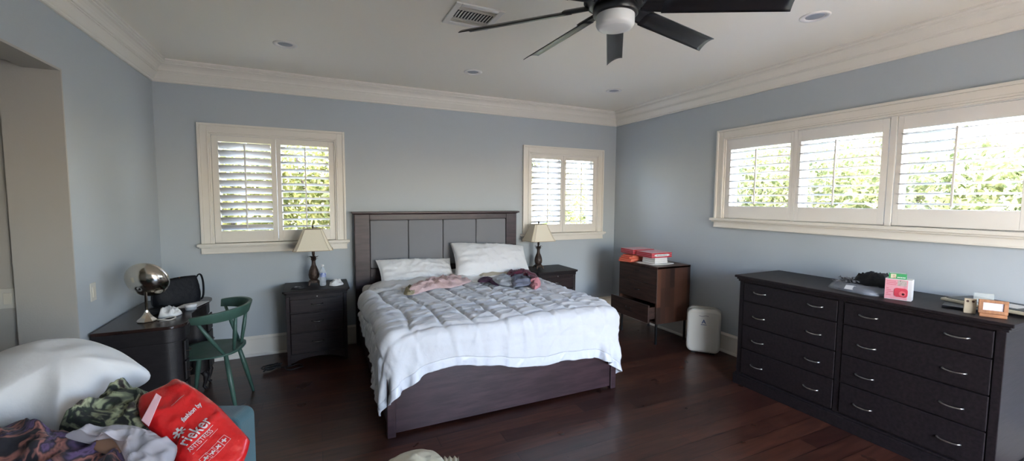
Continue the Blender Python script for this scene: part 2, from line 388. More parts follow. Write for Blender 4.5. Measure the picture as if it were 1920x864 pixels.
# right wall: local x -> world -y, local -y -> world -x (into the room)
MR = Matrix(((0, 1, 0, XR), (-1, 0, 0, 0), (0, 0, 1, 0), (0, 0, 0, 1)))
def yy(a): return -a
window('window_3', MR, -3.170, -.155, 2.318, 1.405,
       [(-3.062, -2.385, -3.012, -2.412), (-2.352, -1.695, -2.322, -1.737), (-1.645, -.985, -1.612, -1.018), (-.950, -.27, -.920, -.325)],
       1.533, 2.107, (R(-6), R(-4), R(-5), R(-5)), 8, slit=.006, mulls=((-1.690, -1.650),), posts=((-2.384, -2.353), (-.984, -.951)))
# posts between the paired panels
# glazed door behind the camera
dr = bpy.data.objects.new('door_1', None); C.objects.link(dr); dr['kind'] = 'structure'
mb = MB()
for p, q in ((GX0, (GX0+GX1)/2), ((GX0+GX1)/2, GX1)):
    mb.box(p, p+.06, YF-.10, YF-.05, 0, GZ); mb.box(q-.06, q, YF-.10, YF-.05, 0, GZ); mb.box(p+.06, q-.06, YF-.10, YF-.05, 0, .09); mb.box(p+.06, q-.06, YF-.10, YF-.05, GZ-.07, GZ)
mb.build('door_frame', trim_m, dr, bevel=.003)
B(GX0+.03, GX1-.03, YF-.078, YF-.072, .05, GZ-.04).build('glass_pane', glass, dr)

# ------------------------------------------------------------------ ceiling fixtures
def downlight(x, y, label, tiltdir):
    t = thing('recessed_downlight', label, 'ceiling light', (x, y, ZC), tiltdir, 'recessed ceiling lights')
    MB().lathe([(.058, .0), (.062, -.007), (.080, -.007), (.088, -.003), (.088, 0)], n=40, cap=False).build('trim_ring', louv_m, t, smooth=True)
    MB().lathe([(.058, 0), (.050, .018), (.044, .018), (.044, .03)], n=40, cap=False).build('baffle', mat('baffle_shade_grey', (.30, .32, .36), .4), t, smooth=True)
    MB().lathe([(.001, -.0035), (.030, -.0035), (.050, -.001), (.057, .001)], n=32, cap=False).build('lens', mat('lens_shade_grey', (.30, .32, .36), .35), t, smooth=True)  # lens and baffle greyed: the fitting's shading is put into the colour
for (x, y, l, a) in ((-.188, 3.876, 'round white recessed downlight nearest the left corner of the ceiling', 0), (1.396, 3.907, 'round white recessed downlight above the bed headboard', .6),
                     (3.038, 3.865, 'small white recessed downlight near the far right ceiling corner', 1), (3.018, 1.767, 'white recessed downlight to the right of the fan', 2)):
    downlight(x, y, l, a)
v = thing('air_vent', 'white square ceiling vent with slatted louvres left of the fan', 'vent', (.98, 2.745, ZC))
mb = MB(); a, b = .165, .125
for s in (-1, 1): mb.box(s*b, s*a, -a, a, -.012, 0); mb.box(-b, b, s*b, s*a, -.012, 0)
mb.build('frame', louv_m, v, bevel=.004)
mb = MB()
for k in range(3):
    for s in (-1, 1):
        yq = s*(.118-k*.024); mb.add([(-b, yq-.010, -.012), (b, yq-.010, -.012), (b, yq+.010, -.002), (-b, yq+.010, -.002), (-b, yq-.010, -.010), (b, yq-.010, -.010), (b, yq+.010, 0), (-b, yq+.010, 0)],
                                     [(0, 1, 2, 3), (4, 7, 6, 5), (0, 4, 5, 1), (3, 2, 6, 7), (0, 3, 7, 4), (1, 5, 6, 2)])
mb.build('louvre', louv_m, v)
mb = MB()
for k in range(11):
    xq = -.108+k*.0216; mb.add([(xq-.010, -.055, -.010), (xq+.004, -.055, 0), (xq+.004, .055, 0), (xq-.010, .055, -.010), (xq-.004, -.055, -.011), (xq+.009, -.055, 0), (xq+.009, .055, 0), (xq-.004, .055, -.011)],
                               [(0, 1, 2, 3), (4, 7, 6, 5), (0, 4, 5, 1), (3, 2, 6, 7), (0, 3, 7, 4)])
mb.build('blade', louv_m, v)
B(-b, b, -.06, .06, -.0012, -.0002).build('duct_shade_sheet', mat('duct_shade', (.05, .05, .05), .9), v)  # flat dark sheet on the ceiling stands in for the unlit duct
# fan
FZ = 2.45; FC = (1.226, 1.562)
fan = thing('ceiling_fan', 'black nine-blade ceiling fan with a round white light', 'ceiling fan', (FC[0], FC[1], 0))
MB().lathe([(.02, ZC-.06), (.05, ZC-.055), (.072, ZC-.02), (.075, ZC-.001)], n=36).build('canopy', fan_m, fan, smooth=True)
MB().lathe([(.014, 2.56), (.014, ZC-.05)], n=16).build('downrod', fan_m, fan, smooth=True)
MB().lathe([(.03, 2.595), (.05, 2.585), (.09, 2.56), (.125, 2.53), (.135, 2.50), (.135, 2.455), (.12, 2.44), (.10, 2.437)], n=48).build('motor_housing', fan_m, fan, smooth=True, bevel=0)
MB().lathe([(.092, 2.437), (.098, 2.43), (.098, 2.402), (.092, 2.397), (.080, 2.397)], n=48).build('light_kit_ring', fan_m, fan, smooth=True)
lg = mat('opal_glass', (.72, .73, .72), .3)
MB().lathe([(.081, 2.415), (.084, 2.395), (.084, 2.360), (.078, 2.348), (.060, 2.341), (.03, 2.338), (.002, 2.337)], n=48).build('light_diffuser', lg, fan, smooth=True)
mb = MB()
for k in range(20):
    a = 2*math.pi*k/20; c, s = math.cos(a), math.sin(a)
    mb.add([(c*r-s*q, s*r+c*q, z) for r, q, z in ((.128, -.010, 2.448), (.128, .010, 2.448), (.139, .006, 2.455), (.139, -.006, 2.455), (.124, -.010, 2.50), (.124, .010, 2.50), (.139, .006, 2.50), (.139, -.006, 2.50))],
           [(0, 1, 2, 3), (4, 7, 6, 5), (0, 4, 5, 1), (2, 6, 7, 3), (1, 5, 6, 2), (0, 3, 7, 4)])
mb.build('housing_fins', fan_m, fan)
def blade_mb(th, r0, r1, w0, w1, tk, pitch=R(20), sag=.012):
    mb = MB(); nl, nw = 14, 8; c, s = math.cos(th), math.sin(th); vs = []
    for side in (0, 1):
        for i in range(nl+1):
            r = r0+(r1-r0)*i/nl; wd = w0+(w1-w0)*i/nl
            for j in range(nw+1):
                u = (j/nw-.5)*wd; h = -sag*4*(j/nw-.5)**2+side*tk+.0
                # +u is the clockwise side, raised
                rr = r-(.018*(j/nw-.0) if i == nl else 0)+(.018 if i == nl else 0)*0
                U = u*math.cos(pitch)-h*math.sin(pitch)*0; zz = FZ+u*math.sin(pitch)+h
                vs.append((c*rr+s*U, s*rr-c*U, zz))
    N = (nl+1)*(nw+1); fs = []
    for i in range(nl):
        for j in range(nw):
            a = i*(nw+1)+j; q = (a, a+1, a+nw+2, a+nw+1); fs += [q, tuple(x+N for x in q[::-1])]
    for i in range(nl):
        for j in (0, nw):
            a = i*(nw+1)+j; fs.append((a, a+nw+1, a+nw+1+N, a+N))
    for j in range(nw):
        for i in (0, nl):
            a = i*(nw+1)+j; fs.append((a, a+1, a+1+N, a+N))
    return mb.add(vs, fs)
for k in range(9):
    th = R(11.8+40.4*0+k*40)
    bl = blade_mb(th, .21, .775, .088, .098, .004).build('blade', fan_m, fan, smooth=True)
    blade_mb(th, .115, .235, .060, .086, .012, sag=.010).build('blade_arm', fan_m, bl, smooth=True)

# ================================================================== BED
bed = thing('bed', 'dark wooden bed with a grey upholstered panel headboard', 'bed', (1.32, 3.75, 0))
def PB(mb, name, m, par, **k):
    o = mb.build(name, m, par, **k); o.location -= Vector(bed.location); return o
hb0, hb1, hy = .366, 2.266, 4.74
mb = MB(); mb.box(hb0, hb0+.153, hy, hy+.07, 0, 1.418); mb.box(hb1-.140, hb1, hy, hy+.07, 0, 1.418); mb.box(hb0+.153, hb1-.14, hy, hy+.07, 1.355, 1.418); mb.box(hb0+.153, hb1-.14, hy, hy+.07, .25, .83)
mb.box(hb0+.153, hb1-.14, hy+.045, hy+.07, .83, 1.355)
PB(mb, 'headboard_frame', bedw_m, bed, bevel=.004)
mb = MB(); mb.box(hb0-.028, hb1+.028, hy-.030, hy+.085, 1.426, 1.446); mb.box(hb0-.012, hb1+.012, hy-.014, hy+.078, 1.418, 1.426)
PB(mb, 'cap_rail', bedw_m, bed, bevel=.004)
px = [.521, .931, 1.329, 1.734, 2.125]
for a, b in zip(px[:-1], px[1:]):
    PB(B(a+.003, b-.003, hy+.006, hy+.045, .832, 1.353), 'upholstered_panel', grey_f, bed, bevel=.012, seg=3)
# side rails, foot panel, posts
for xa, xb in ((.40, .43), (2.22, 2.25)): PB(B(xa, xb, 2.80, 4.74, .06, .44), 'side_rail', bedw_m, bed, bevel=.003)
PB(B(.445, 2.215, 2.785, 2.815, .02, .46), 'foot_panel', bedw_m, bed, bevel=.003)
for xa, xb in ((.392, .447), (2.212, 2.264)): PB(B(xa, xb, 2.768, 2.822, 0, .475), 'foot_post', bedw_m, bed, bevel=.004)
mt = B(.425, 2.225, 2.83, 4.735, .442, .668).build('mattress', white_f, None, bevel=.05, seg=4)
tag(mt, 'white mattress with fitted sheet lying in the dark bed frame', 'mattress')
# ---- comforter: a small cloth solve over the bed (numpy)
def drape():
    rng = np.random.default_rng(4)
    nu, nv = 96, 70
    U, V = np.meshgrid(np.linspace(0, 1, nu), np.linspace(0, 1, nv), indexing='ij')
    FL, FR, BR, BL = np.array((.08, 2.56)), np.array((2.52, 2.52)), np.array((2.58, 4.13)), np.array((.22, 4.22))
    P2 = (1-U)[..., None]*((1-V)[..., None]*FL+V[..., None]*BL)+U[..., None]*((1-V)[..., None]*FR+V[..., None]*BR)
    # uneven front hem
    d = .045*np.exp(-((U-.33)/.10)**2)-.05*np.exp(-((U-.62)/.18)**2)+.006*np.sin(U*31)+.004*np.sin(U*57+1)
    P2[..., 1] += (d*(1-V)**3)
    P2[..., 1] += .21*np.exp(-((U/.10)**2))*(1-V)**4+.21*np.exp(-(((1-U)/.09)**2))*(1-V)**4
    P2[..., 0] += .06*np.exp(-((U/.12)**2)-(V/.12)**2)
    P2[..., 0] += (.02*np.sin(V*22)+.015*np.sin(V*41))*((1-U)**4-U**4)
    X = np.dstack([P2, np.full((nu, nv), .735)]); R0 = X.copy()
    X[..., 2] += .004*rng.standard_normal((nu, nv))
    lo = np.array((.372, 2.752, -1)); hi = np.array((2.285, 5.2, .668+.022)); rr = .085
    inner = (X[..., 0] > .60) & (X[..., 0] < 2.05) & (X[..., 1] > 3.0)
    X[inner, 2] = .692
    # lay flat then let edges fall
    Vv = np.zeros_like(X); wgt = np.where(inner, 0., 1.)[..., None]
    cons = []
    for (di, dj) in ((1, 0), (0, 1), (1, 1), (1, -1), (2, 0), (0, 2), (3, 0), (0, 3)):
        k = {(1, 0): 1, (0, 1): 1, (1, 1): .35, (1, -1): .35, (2, 0): .25, (0, 2): .25, (3, 0): .08, (0, 3): .08}[(di, dj)]
        for par in range(2*di or 1) if False else (0, 1):
            a = (slice(0, nu-di), slice(max(0, -dj), nv-max(0, dj))); b = (slice(di, nu), slice(max(0, dj), nv+min(0, dj)))
            L = np.linalg.norm(R0[a]-R0[b], axis=-1, keepdims=True)
            idx = np.arange(nu-di)[:, None]//max(di, 1)+0*np.arange(nv-abs(dj))[None] if di else 0*np.arange(nu)[:, None]+np.arange(nv-dj)[None]//dj
            msk = ((idx % 2) == par)[..., None].astype(float)
            cons.append((a, b, L, k, msk))
    dt = .02
    for st in range(170):
        Vv[..., 2] -= 9.8*dt; Vv *= .93; Pv = X.copy(); X = X+Vv*dt*wgt
        for it in range(5):
            for a, b, L, k, msk in cons:
                D = X[b]-X[a]; ln = np.linalg.norm(D, axis=-1, keepdims=True)+1e-9
                wa, wb = wgt[a], wgt[b]; ws = np.maximum(wa+wb, 1e-6)
                cor = D/ln*(ln-L)*k*msk/ws; X[a] += cor*wa; X[b] -= cor*wb
            # collide with the rounded block
            cc = np.clip(X, lo+rr, hi-rr); D = X-cc; dist = np.linalg.norm(D, axis=-1); pen = dist < rr
            inside = dist < 1e-6
            nrm = D/np.maximum(dist, 1e-6)[..., None]; nrm[inside] = (0, 0, 1)
            Xn = cc+nrm*rr; Xn[inside, 2] = hi[2]
            X = np.where((pen)[..., None], Xn, X)
        hit = pen[..., None]
        Vv = (X-Pv)/dt; Vv = np.where(hit, Vv*.35, Vv)
    return X, R0
def comforter():
    X, R0 = drape(); nu, nv = X.shape[:2]
    # flare of the hem pleats then finer surface
    k = 3; mu, mv = (nu-1)*k+1, (nv-1)*k+1
    def upd(A):
        t = np.linspace(0, nu-1, mu); i = np.minimum(t.astype(int), nu-2); f = (t-i)[:, None, None]
        im, i2 = np.maximum(i-1, 0), np.minimum(i+2, nu-1)
        def cr(a, b, c, d, f): return .5*((2*b)+(c-a)*f+(2*a-5*b+4*c-d)*f*f+(3*b-a-3*c+d)*f**3)
        A = cr(A[im], A[i], A[i+1], A[i2], f)
        t = np.linspace(0, nv-1, mv); i = np.minimum(t.astype(int), nv-2); f = (t-i)[None, :, None]
        im, i2 = np.maximum(i-1, 0), np.minimum(i+2, nv-1)
        return cr(A[:, im], A[:, i], A[:, i+1], A[:, i2], f)
    S = upd(X); Q = upd(R0)
    du = np.gradient(S, axis=0); dv = np.gradient(S, axis=1); N = np.cross(du, dv); N /= np.linalg.norm(N, axis=-1, keepdims=True)+1e-9
    cell = .205
    # stitched squares, slightly skewed and wavy
    qx = (Q[..., 0]-.42+.10*(Q[..., 1]-2.8)+.012*np.sin(Q[..., 1]*9))/cell; qy = (Q[..., 1]-2.62-.05*(Q[..., 0]-.4)+.015*np.sin(Q[..., 0]*7))/cell
    sx = np.abs(np.sin(np.pi*qx)); sy = np.abs(np.sin(np.pi*qy))
    pf = np.minimum(1, sx*2.2)**.55*np.minimum(1, sy*2.2)**.55
    top = np.clip((Q[..., 1]-2.70)/.25, .10, 1)
    h = pf*.030*top
    nz = np.zeros(h.shape)
    for i in range(mu):
        for j in range(mv):
            q = Q[i, j]; c = (math.floor(qx[i, j]), math.floor(qy[i, j]))
            p = Vector((q[0]*1.0, q[1]*1.0, 0)); tt = top[i, j]
            a = noise.noise(Vector((q[0]*6+c[0]*3.1, q[1]*22+c[1]*1.7, 3)))*.009*(.25+.75*tt)
            a += max(0, 1-abs(noise.noise(Vector((q[0]*9+q[1]*4, q[1]*16-q[0]*5, c[0]*.9+c[1]*1.3))))*5)*.008*tt
            # long drape creases on the hanging front, running downwards
            a += noise.noise(Vector((q[0]*13, q[1]*2.2, 7)))*.010*(1-tt)
            a += max(0, 1-abs(noise.noise(Vector((q[0]*7-q[1]*3, q[1]*3+q[0], 9))))*6)*.007*(1-tt)
            nz[i, j] = a
    rightf = np.clip((Q[..., 0]-1.9)/.4, 0, 1)*np.clip(1-np.abs(Q[..., 1]-3.0)/.7, 0, 1)
    h = h+nz*(1+.9*rightf)
    if N[mu//2, mv//2, 2] < 0: N = -N
    S = S+N*h[..., None]
    lowb = S-N*.012
    root = thing('comforter', 'white quilted comforter with satin hem draped over the bed', 'comforter', (1.32, 3.3, 0))
    band = 8
    def part(j0, j1, name, m):
        vs, fs = [], []; n = j1-j0+1
        for A in (S, lowb):
            for i in range(mu):
                for j in range(j0, j1+1): vs.append((A[i, j, 0]-1.32, A[i, j, 1]-3.3, A[i, j, 2]))
        K = mu*n
        for i in range(mu-1):
            for j in range(n-1):
                a = i*n+j; q = (a, a+n, a+n+1, a+1); fs += [q, tuple(x+K for x in q[::-1])]
        for i in range(mu-1):
            for j in (0, n-1): a = i*n+j; fs.append((a, a+n, a+n+K, a+K))
        for j in range(n-1):
            for i in (0, mu-1): a = i*n+j; fs.append((a, a+1, a+1+K, a+K))
        return MB().add(vs, fs).build(name, m, root, smooth=True)
    part(band, mv-1, 'quilted_cover', quilt_m); part(0, band, 'satin_hem', satin_m)
comforter()
# ---- pillows on the bed
def pillow(name, label, c, w, h, t, rot, seed, cat='pillow', group=None, m=None, dent=.2):
    vs, fs = [], []; nx, ny = 48, 36
    for side in (1, -1):
        for i in range(nx+1):
            for j in range(ny+1):
                u = 2*i/nx-1; v_ = 2*j/ny-1
                pu = 1-abs(u)**2.6; pv = 1-abs(v_)**2.6; hh = (max(pu, 0)*max(pv, 0))**.48*t/2
                pin = 1-.07*(1-abs(v_)**2)*(abs(u)**6); piv = 1-.09*(1-abs(u)**2)*(abs(v_)**6)
                x = u*w/2*pin; y = v_*h/2*piv; e = min(1, (1-max(abs(u), abs(v_)))*5)
                q = (x, y, side*.3+seed)
                a = fbm(q, 5, seed)*.018*e+max(0, ridge((x*3+y, y*.8, side), 5, seed))**4*.012*e+max(0, ridge((x*1.2-y, y*2, side), 7, seed+2))**5*.008*e
                # folds running in from the corners and ends
                a += .006*math.sin(v_*17+seed)*abs(u)**3*e
                vs.append((x, y, side*(hh+a)))
    N = (nx+1)*(ny+1)
    for i in range(nx):
        for j in range(ny):
            a = i*(ny+1)+j; q = (a, a+ny+1, a+ny+2, a+1); fs += [q, tuple(k+N for k in q[::-1])]
    for i in range(nx):
        for j in (0, ny): a = i*(ny+1)+j; fs.append((a, a+ny+1, a+ny+1+N, a+N))
    for j in range(ny):
        for i in (0, nx): a = i*(ny+1)+j; fs.append((a, a+1, a+1+N, a+N))
    o = MB().add(vs, fs).build(name, m or white_f, None, smooth=True); o.location = c; o.rotation_euler = rot
    return tag(o, label, cat, group)
pillow('pillow', 'white pillow lying low at the left side of the headboard', (.985, 4.53, .770), .84, .44, .17, (R(42), R(2), R(3)), 1, group='pillows on the bed')
pillow('pillow', 'flat white pillow underneath the big leaning pillow', (1.78, 4.50, .735), .80, .46, .12, (R(6), 0, R(-4)), 5, group='pillows on the bed')
pillow('pillow', 'large plump white pillow leaning on the right side of the headboard', (1.83, 4.49, .875), .93, .50, .22, (R(46), R(4), R(-3)), 3, group='pillows on the bed')
# ---- crumpled sheet and clothes on the bed
zc = .70
def bedcloth(name, m, label, cat, px, thick=.03, z=zc, amp=.012, rid=.03, seed=1, sc=9, group=None, under=.1, power=.6):
    o = puff(name, m, [Vector((p.x, min(p.y, 4.62), p.z)) for p in pxo(px, (0, 0, z), (0, 0, 1))], (0, 0, 1), thick, None, seed, amp, rid, sc, under=under, na=96, nr=20, power=power, smooth_it=2)
    return tag(o, label, cat, group)
bedcloth('top_sheet', white_f, 'crumpled white top sheet pushed up below the left pillow', 'sheet',
         [(686, 552), (690, 538), (700, 526), (722, 517), (745, 516), (775, 517), (815, 517), (862, 515), (900, 517), (960, 511), (1000, 512), (1004, 520), (960, 533), (900, 533), (860, 530), (800, 538), (762, 545), (730, 549)],
         .045, .695, .015, .04, 11, 7)
bedcloth('pink_garment', patch_mat('pale_pink_knit', [(.62, .42, .42), (.68, .50, .49), (.60, .40, .41)], 12), 'pale pink crumpled garment lying across the comforter', 'clothing',
         [(757, 552), (765, 543), (785, 533), (812, 523), (845, 518), (872, 520), (885, 527), (868, 534), (845, 540), (820, 541), (795, 547), (775, 553)], .035, .725, .012, .035, 3, 12)
bedcloth('beige_cloth', mat('beige_cloth_m', (.36, .31, .20), .85, bump=.3), 'small beige crumpled cloth at the left end of the pink garment', 'clothing',
         [(757, 552), (762, 541), (775, 537), (779, 546), (772, 553)], .02, .735, .01, .02, 8, 16)
bedcloth('cream_blanket', mat('cream_cloth_m', (.55, .49, .38), .85, bump=.3), 'folded cream cloth below the leaning pillow', 'blanket',
         [(893, 514), (905, 509), (940, 507), (962, 505), (955, 513), (935, 517), (905, 518)], .03, .75, .005, .015, 9, 10)
bedcloth('maroon_garment', mat('maroon_knit', (.10, .012, .035), .85, bump=.3, sheen=.2), 'crumpled maroon garment under the right pillow edge', 'clothing',
         [(948, 515), (958, 509), (975, 507), (993, 510), (1007, 517), (1010, 524), (1003, 530), (992, 522), (970, 520), (955, 518)], .030, .76, .01, .03, 4, 12)
bedcloth('grey_garment', patch_mat('grey_blue_jersey', [(.15, .17, .24), (.20, .22, .30), (.14, .15, .22)], 14), 'slate grey garment lying on the maroon one', 'clothing',
         [(957, 520), (975, 516), (994, 517), (1001, 524), (993, 534), (975, 537), (962, 536)], .028, .75, .008, .025, 6, 12)
bedcloth('pale_blue_garment', mat('pale_blue_jersey', (.52, .56, .62), .85, bump=.3), 'pale blue garment spread left of the slate grey one', 'clothing',
         [(918, 523), (935, 517), (957, 517), (964, 527), (960, 535), (942, 535), (928, 530)], .022, .74, .006, .02, 7, 12)
bedcloth('dark_garment', mat('plum_jersey', (.055, .018, .05), .85, bump=.3), 'small dark plum garment left of the pale blue one', 'clothing',
         [(896, 529), (899, 522), (912, 520), (923, 521), (924, 527), (932, 533), (936, 536), (925, 534), (915, 529)], .018, .745, .004, .012, 2, 14)
bedcloth('pink_scarf', mat('rose_cloth', (.62, .26, .30), .85, bump=.3), 'bunched rose pink scarf at the right edge of the bed', 'clothing',
         [(993, 533), (1000, 527), (1009, 523), (1014, 530), (1012, 538), (1003, 543), (996, 539)], .030, .735, .012, .03, 12, 16)

# ================================================================== NIGHTSTANDS
dark_nickel = mat('dark_nickel', (.30, .29, .28), .25, metal=1)
def pull(parent, name, x, y, z, wd, m=nickel, ax='x', arch=.022):
    """arched bow pull on the face; projects toward -y (or -x)"""
    mb = MB(); pts = []
    for i in range(9):
        t = i/8*2-1; pts.append((t*wd/2, -(arch*(1-t*t)**.5+.001), 0))
    if ax == 'x': P = [(x+a, y+b, z+c-.006*(1-(i/4-1)**2)) for i, (a, b, c) in enumerate(pts)]
    else: P = [(x+b, y-a, z+c-.006*(1-(i/4-1)**2)) for i, (a, b, c) in enumerate(pts)]
    mb.tube(P, [.0055, .0045, .004, .0045, .005, .0045, .004, .0045, .0055], n=8, flat=1.0)
    return mb.build(name, m, parent, smooth=True)
def nightstand(label, loc):
    t = thing('nightstand', label, 'nightstand', loc, 0, 'nightstands beside the bed')
    W, D = .265, .44
    mb = MB(); mb.box(-W, -W+.03, 0, D, 0, .66); mb.box(W-.03, W, 0, D, 0, .66); mb.box(-W+.03, W-.03, D-.02, D, .06, .66); mb.box(-W+.03, W-.03, .012, D-.02, .10, .66)
    mb.build('carcass', dark_m, t, bevel=.003)
    # arched apron
    pts = [(-W+.03, .11), (-W+.03, .03)]; pts += [(-W+.05+i*(2*W-.10)/10, .03+.045*math.sin(math.pi*i/10)**.6) for i in range(11)]; pts += [(W-.03, .03), (W-.03, .11)]
    n = len(pts); MB().add([(x, -.004, z) for x, z in pts]+[(x, .016, z) for x, z in pts], [tuple(range(n)), tuple(range(n, 2*n))[::-1]]+[(i, (i+1) % n, n+(i+1) % n, n+i) for i in range(n)]).build('apron', dark_m, t)
    tp = MB(); cc = .02; X = .293
    tp.prism([(-X, -.028+cc), (-X+cc, -.028), (X-cc, -.028), (X, -.028+cc), (X, D+.015), (-X, D+.015)], .700, .720)
    tp.prism([(-X+.014, -.014+cc), (-X+.014+cc, -.014), (X-.014-cc, -.014), (X-.014, -.014+cc), (X-.014, D+.01), (-X+.014, D+.01)], .684, .700)
    tp.box(-W-.004, W+.004, -.004, D+.004, .66, .684)
    tp.build('table_top', darkh_m, t, bevel=.004)
    sh = B(-W+.036, W-.036, -.006, .012, .645, .668).build('pull_out_shelf', dark_m, t, bevel=.002)
    MB().lathe([(.002, 0), (.006, .002), (.008, .010), (.004, .014), (.004, .02)], n=14).build('knob', nickel, sh, smooth=True)
    k = sh.children[0]; k.rotation_euler = (R(-90), 0, 0); k.location = (0, -.022, .656)
    for z0, z1 in ((.512, .634), (.322, .498), (.118, .310)):
        d = B(-W+.036, W-.036, -.006, .014, z0, z1).build('drawer', dark_m, t, bevel=.003)
        pull(d, 'handle', 0, -.006, (z0+z1)/2+.01, .10, dark_nickel)
    return t
ns = nightstand('dark wooden nightstand with three drawers left of the bed', (-.012, 4.385, 0))
ns2 = dup(ns, (2.655, 4.385, 0), 0, 'dark wooden nightstand half hidden behind the right side of the bed')
# ------------------------------------------------------------------ table lamps
def lamp(label, loc, rz):
    t = thing('table_lamp', label, 'lamp', loc, rz, 'pineapple lamps on the nightstands')
    def sqr(a):      # rounded square outline with clipped corners
        c = max(abs(math.cos(a)), abs(math.sin(a))); return min(1/c, 1.22)
    mb = MB(); mb.lathe([(.040, .022), (.042, .03), (.042, .044), (.036, .052), (.030, .058)], n=40, sq=sqr)
    for sx in (-1, 1):
        for sy in (-1, 1):
            mb.tube([(sx*.036, sy*.036, .034), (sx*.043, sy*.043, .020), (sx*.047, sy*.047, .006), (sx*.05, sy*.05, .003)], [.012, .010, .008, .006], n=8)
    mb.build('foot_base', bronze, t, smooth=False)
    # pineapple body with diamond relief
    prof = [(.030, .058), (.040, .066), (.046, .085), (.047, .105), (.044, .13), (.037, .155), (.028, .178), (.021, .198), (.0175, .22), (.017, .245), (.019, .252)]
    n = 40; vs, fs = [], []; P = []
    for i in range(len(prof)-1):
        for q in range(3): P.append([prof[i][c]+(prof[i+1][c]-prof[i][c])*q/3 for c in (0, 1)])
    P.append(prof[-1])
    for i, (r, z) in enumerate(P):
        for k in range(n):
            a = 2*math.pi*k/n; g = abs(math.sin(a*6+z*75))*abs(math.sin(a*6-z*75)); rr = r+.0035*g*(1 if z < .19 else .2); vs.append((rr*math.cos(a), rr*math.sin(a), z))
    for i in range(len(P)-1):
        for k in range(n): fs.append((i*n+k, i*n+(k+1) % n, (i+1)*n+(k+1) % n, (i+1)*n+k))
    fs += [tuple(range(n))[::-1], tuple(range((len(P)-1)*n, len(P)*n))]
    MB().add(vs, fs).build('pineapple_body', bronze, t, smooth=True)
    mb = MB()
    for (z, nn, ln) in ((.236, 6, .036), (.256, 6, .046)):
        for k in range(nn):
            a = 2*math.pi*k/nn+z*9; pr = [(.014, z), (.022, z+.016), (.030, z+.026), (ln, z+.030), (ln+.008, z+.024)]; wd = [.009, .010, .009, .006, .001]; vs = []
            for (r, zz), w_ in zip(pr, wd):
                for s in (-1, 1):
                    for e in (0, .002): vs.append((r*math.cos(a)-s*w_*math.sin(a), r*math.sin(a)+s*w_*math.cos(a), zz+e))
            fs = []
            for i in range(4): b = i*4; fs += [(b, b+4, b+6, b+2), (b+1, b+3, b+7, b+5), (b, b+1, b+5, b+4), (b+2, b+6, b+7, b+3)]
            fs += [(0, 2, 3, 1), (16, 17, 19, 18)]
            mb.add(vs, fs)
    mb.build('crown_leaves', bronze, t)
    MB().lathe([(.010, .25), (.010, .30), (.014, .302), (.014, .345), (.006, .35), (.003, .36), (.003, .575)], n=16).build('stem', bronze, t, smooth=True)
    # shade: hollow, panelled, flaring
    mb = MB(); b0, b1, t0, t1, z0, z1 = .178, .150, .086, .074, .352, .562
    def ring(hx, hy, c, z): return [(hx, -hy+c, z), (hx, hy-c, z), (hx-c, hy, z), (-hx+c, hy, z), (-hx, hy-c, z), (-hx, -hy+c, z), (-hx+c, -hy, z), (hx-c, -hy, z)]
    rings = []
    for i in range(9):
        f = i/8; g = f**.86; rings.append(ring(b0+(t0-b0)*g, b1+(t1-b1)*g, .030*(1-g)+.018*g, z0+(z1-z0)*f))
    inn = [[(x*.975, y*.975, z) for x, y, z in r] for r in rings][::-1]
    A = rings+inn; vs = [p for r in A for p in r]; m = len(A)
    mb.add(vs, [(i*8+k, i*8+(k+1) % 8, ((i+1) % m)*8+(k+1) % 8, ((i+1) % m)*8+k) for i in range(m) for k in range(8)])
    s = mb.build('lamp_shade', shade_m, t)
    mb = MB(); mb.tube([(x, y, z) for x, y, z in ring(b0, b1, .03, z0+.003)], .0028, n=6, closed=True); mb.tube(ring(t0, t1, .018, z1-.002), .0025, n=6, closed=True)
    for k in range(8): mb.tube([r[k] for r in rings], .0018, n=5)
    mb.build('shade_trim', mat('shade_piping', (.48, .38, .26), .8), s)
    mb = MB(); mb.tube([(-t0+.01, 0, z1-.004), (t0-.01, 0, z1-.004)], .002, n=6); mb.tube([(0, -t1+.01, z1-.004), (0, t1-.01, z1-.004)], .002, n=6)
    mb.build('shade_spider', bronze, s)
    MB().lathe([(.004, .568), (.009, .574), (.010, .582), (.007, .596), (.002, .600)], n=14).build('finial', bronze, t, smooth=True)
    return t
lamp_a = lamp('bronze pineapple table lamp with cream shade left of the bed', (-.035, 4.63, .7205), 0)
dup(lamp_a, (2.525, 4.635, .7205), .05, 'bronze pineapple table lamp with cream shade right of the bed')
# bottle
wb = thing('water_bottle', 'small clear plastic water bottle beside the left lamp', 'bottle', (.045, 4.55, .7205))
pet = film_mat('clear_pet', (.75, .82, .9), .38)
MB().lathe([(.001, 0), (.026, .001), (.030, .006), (.030, .03), (.028, .034), (.030, .038), (.030, .06), (.028, .064), (.030, .068), (.030, .135), (.026, .155), (.014, .178), (.012, .184), (.012, .196)], n=28).build('bottle_body', pet, wb, smooth=True)
MB().lathe([(.0305, .088), (.0308, .09), (.0308, .128), (.0305, .130)], n=28, cap=False).build('label', mat('blue_label', (.04, .10, .42), .4, col2=(.6, .66, .8), vscale=40), wb, smooth=True)
MB().lathe([(.0138, .192), (.0142, .194), (.0142, .207), (.012, .209)], n=20).build('cap', wprint, wb, smooth=True)
o = puff('crumpled_tissue', white_f, [Vector(p) for p in ((.10, 4.50, .7215), (.16, 4.47, .7215), (.215, 4.50, .7215), (.235, 4.56, .7215), (.19, 4.60, .7215), (.13, 4.58, .7215))], (0, 0, 1), .028, None, 3, .01, .03, 22, under=.02, na=60, nr=10)
tag(o, 'crumpled white tissue at the right end of the left nightstand', 'tissue')
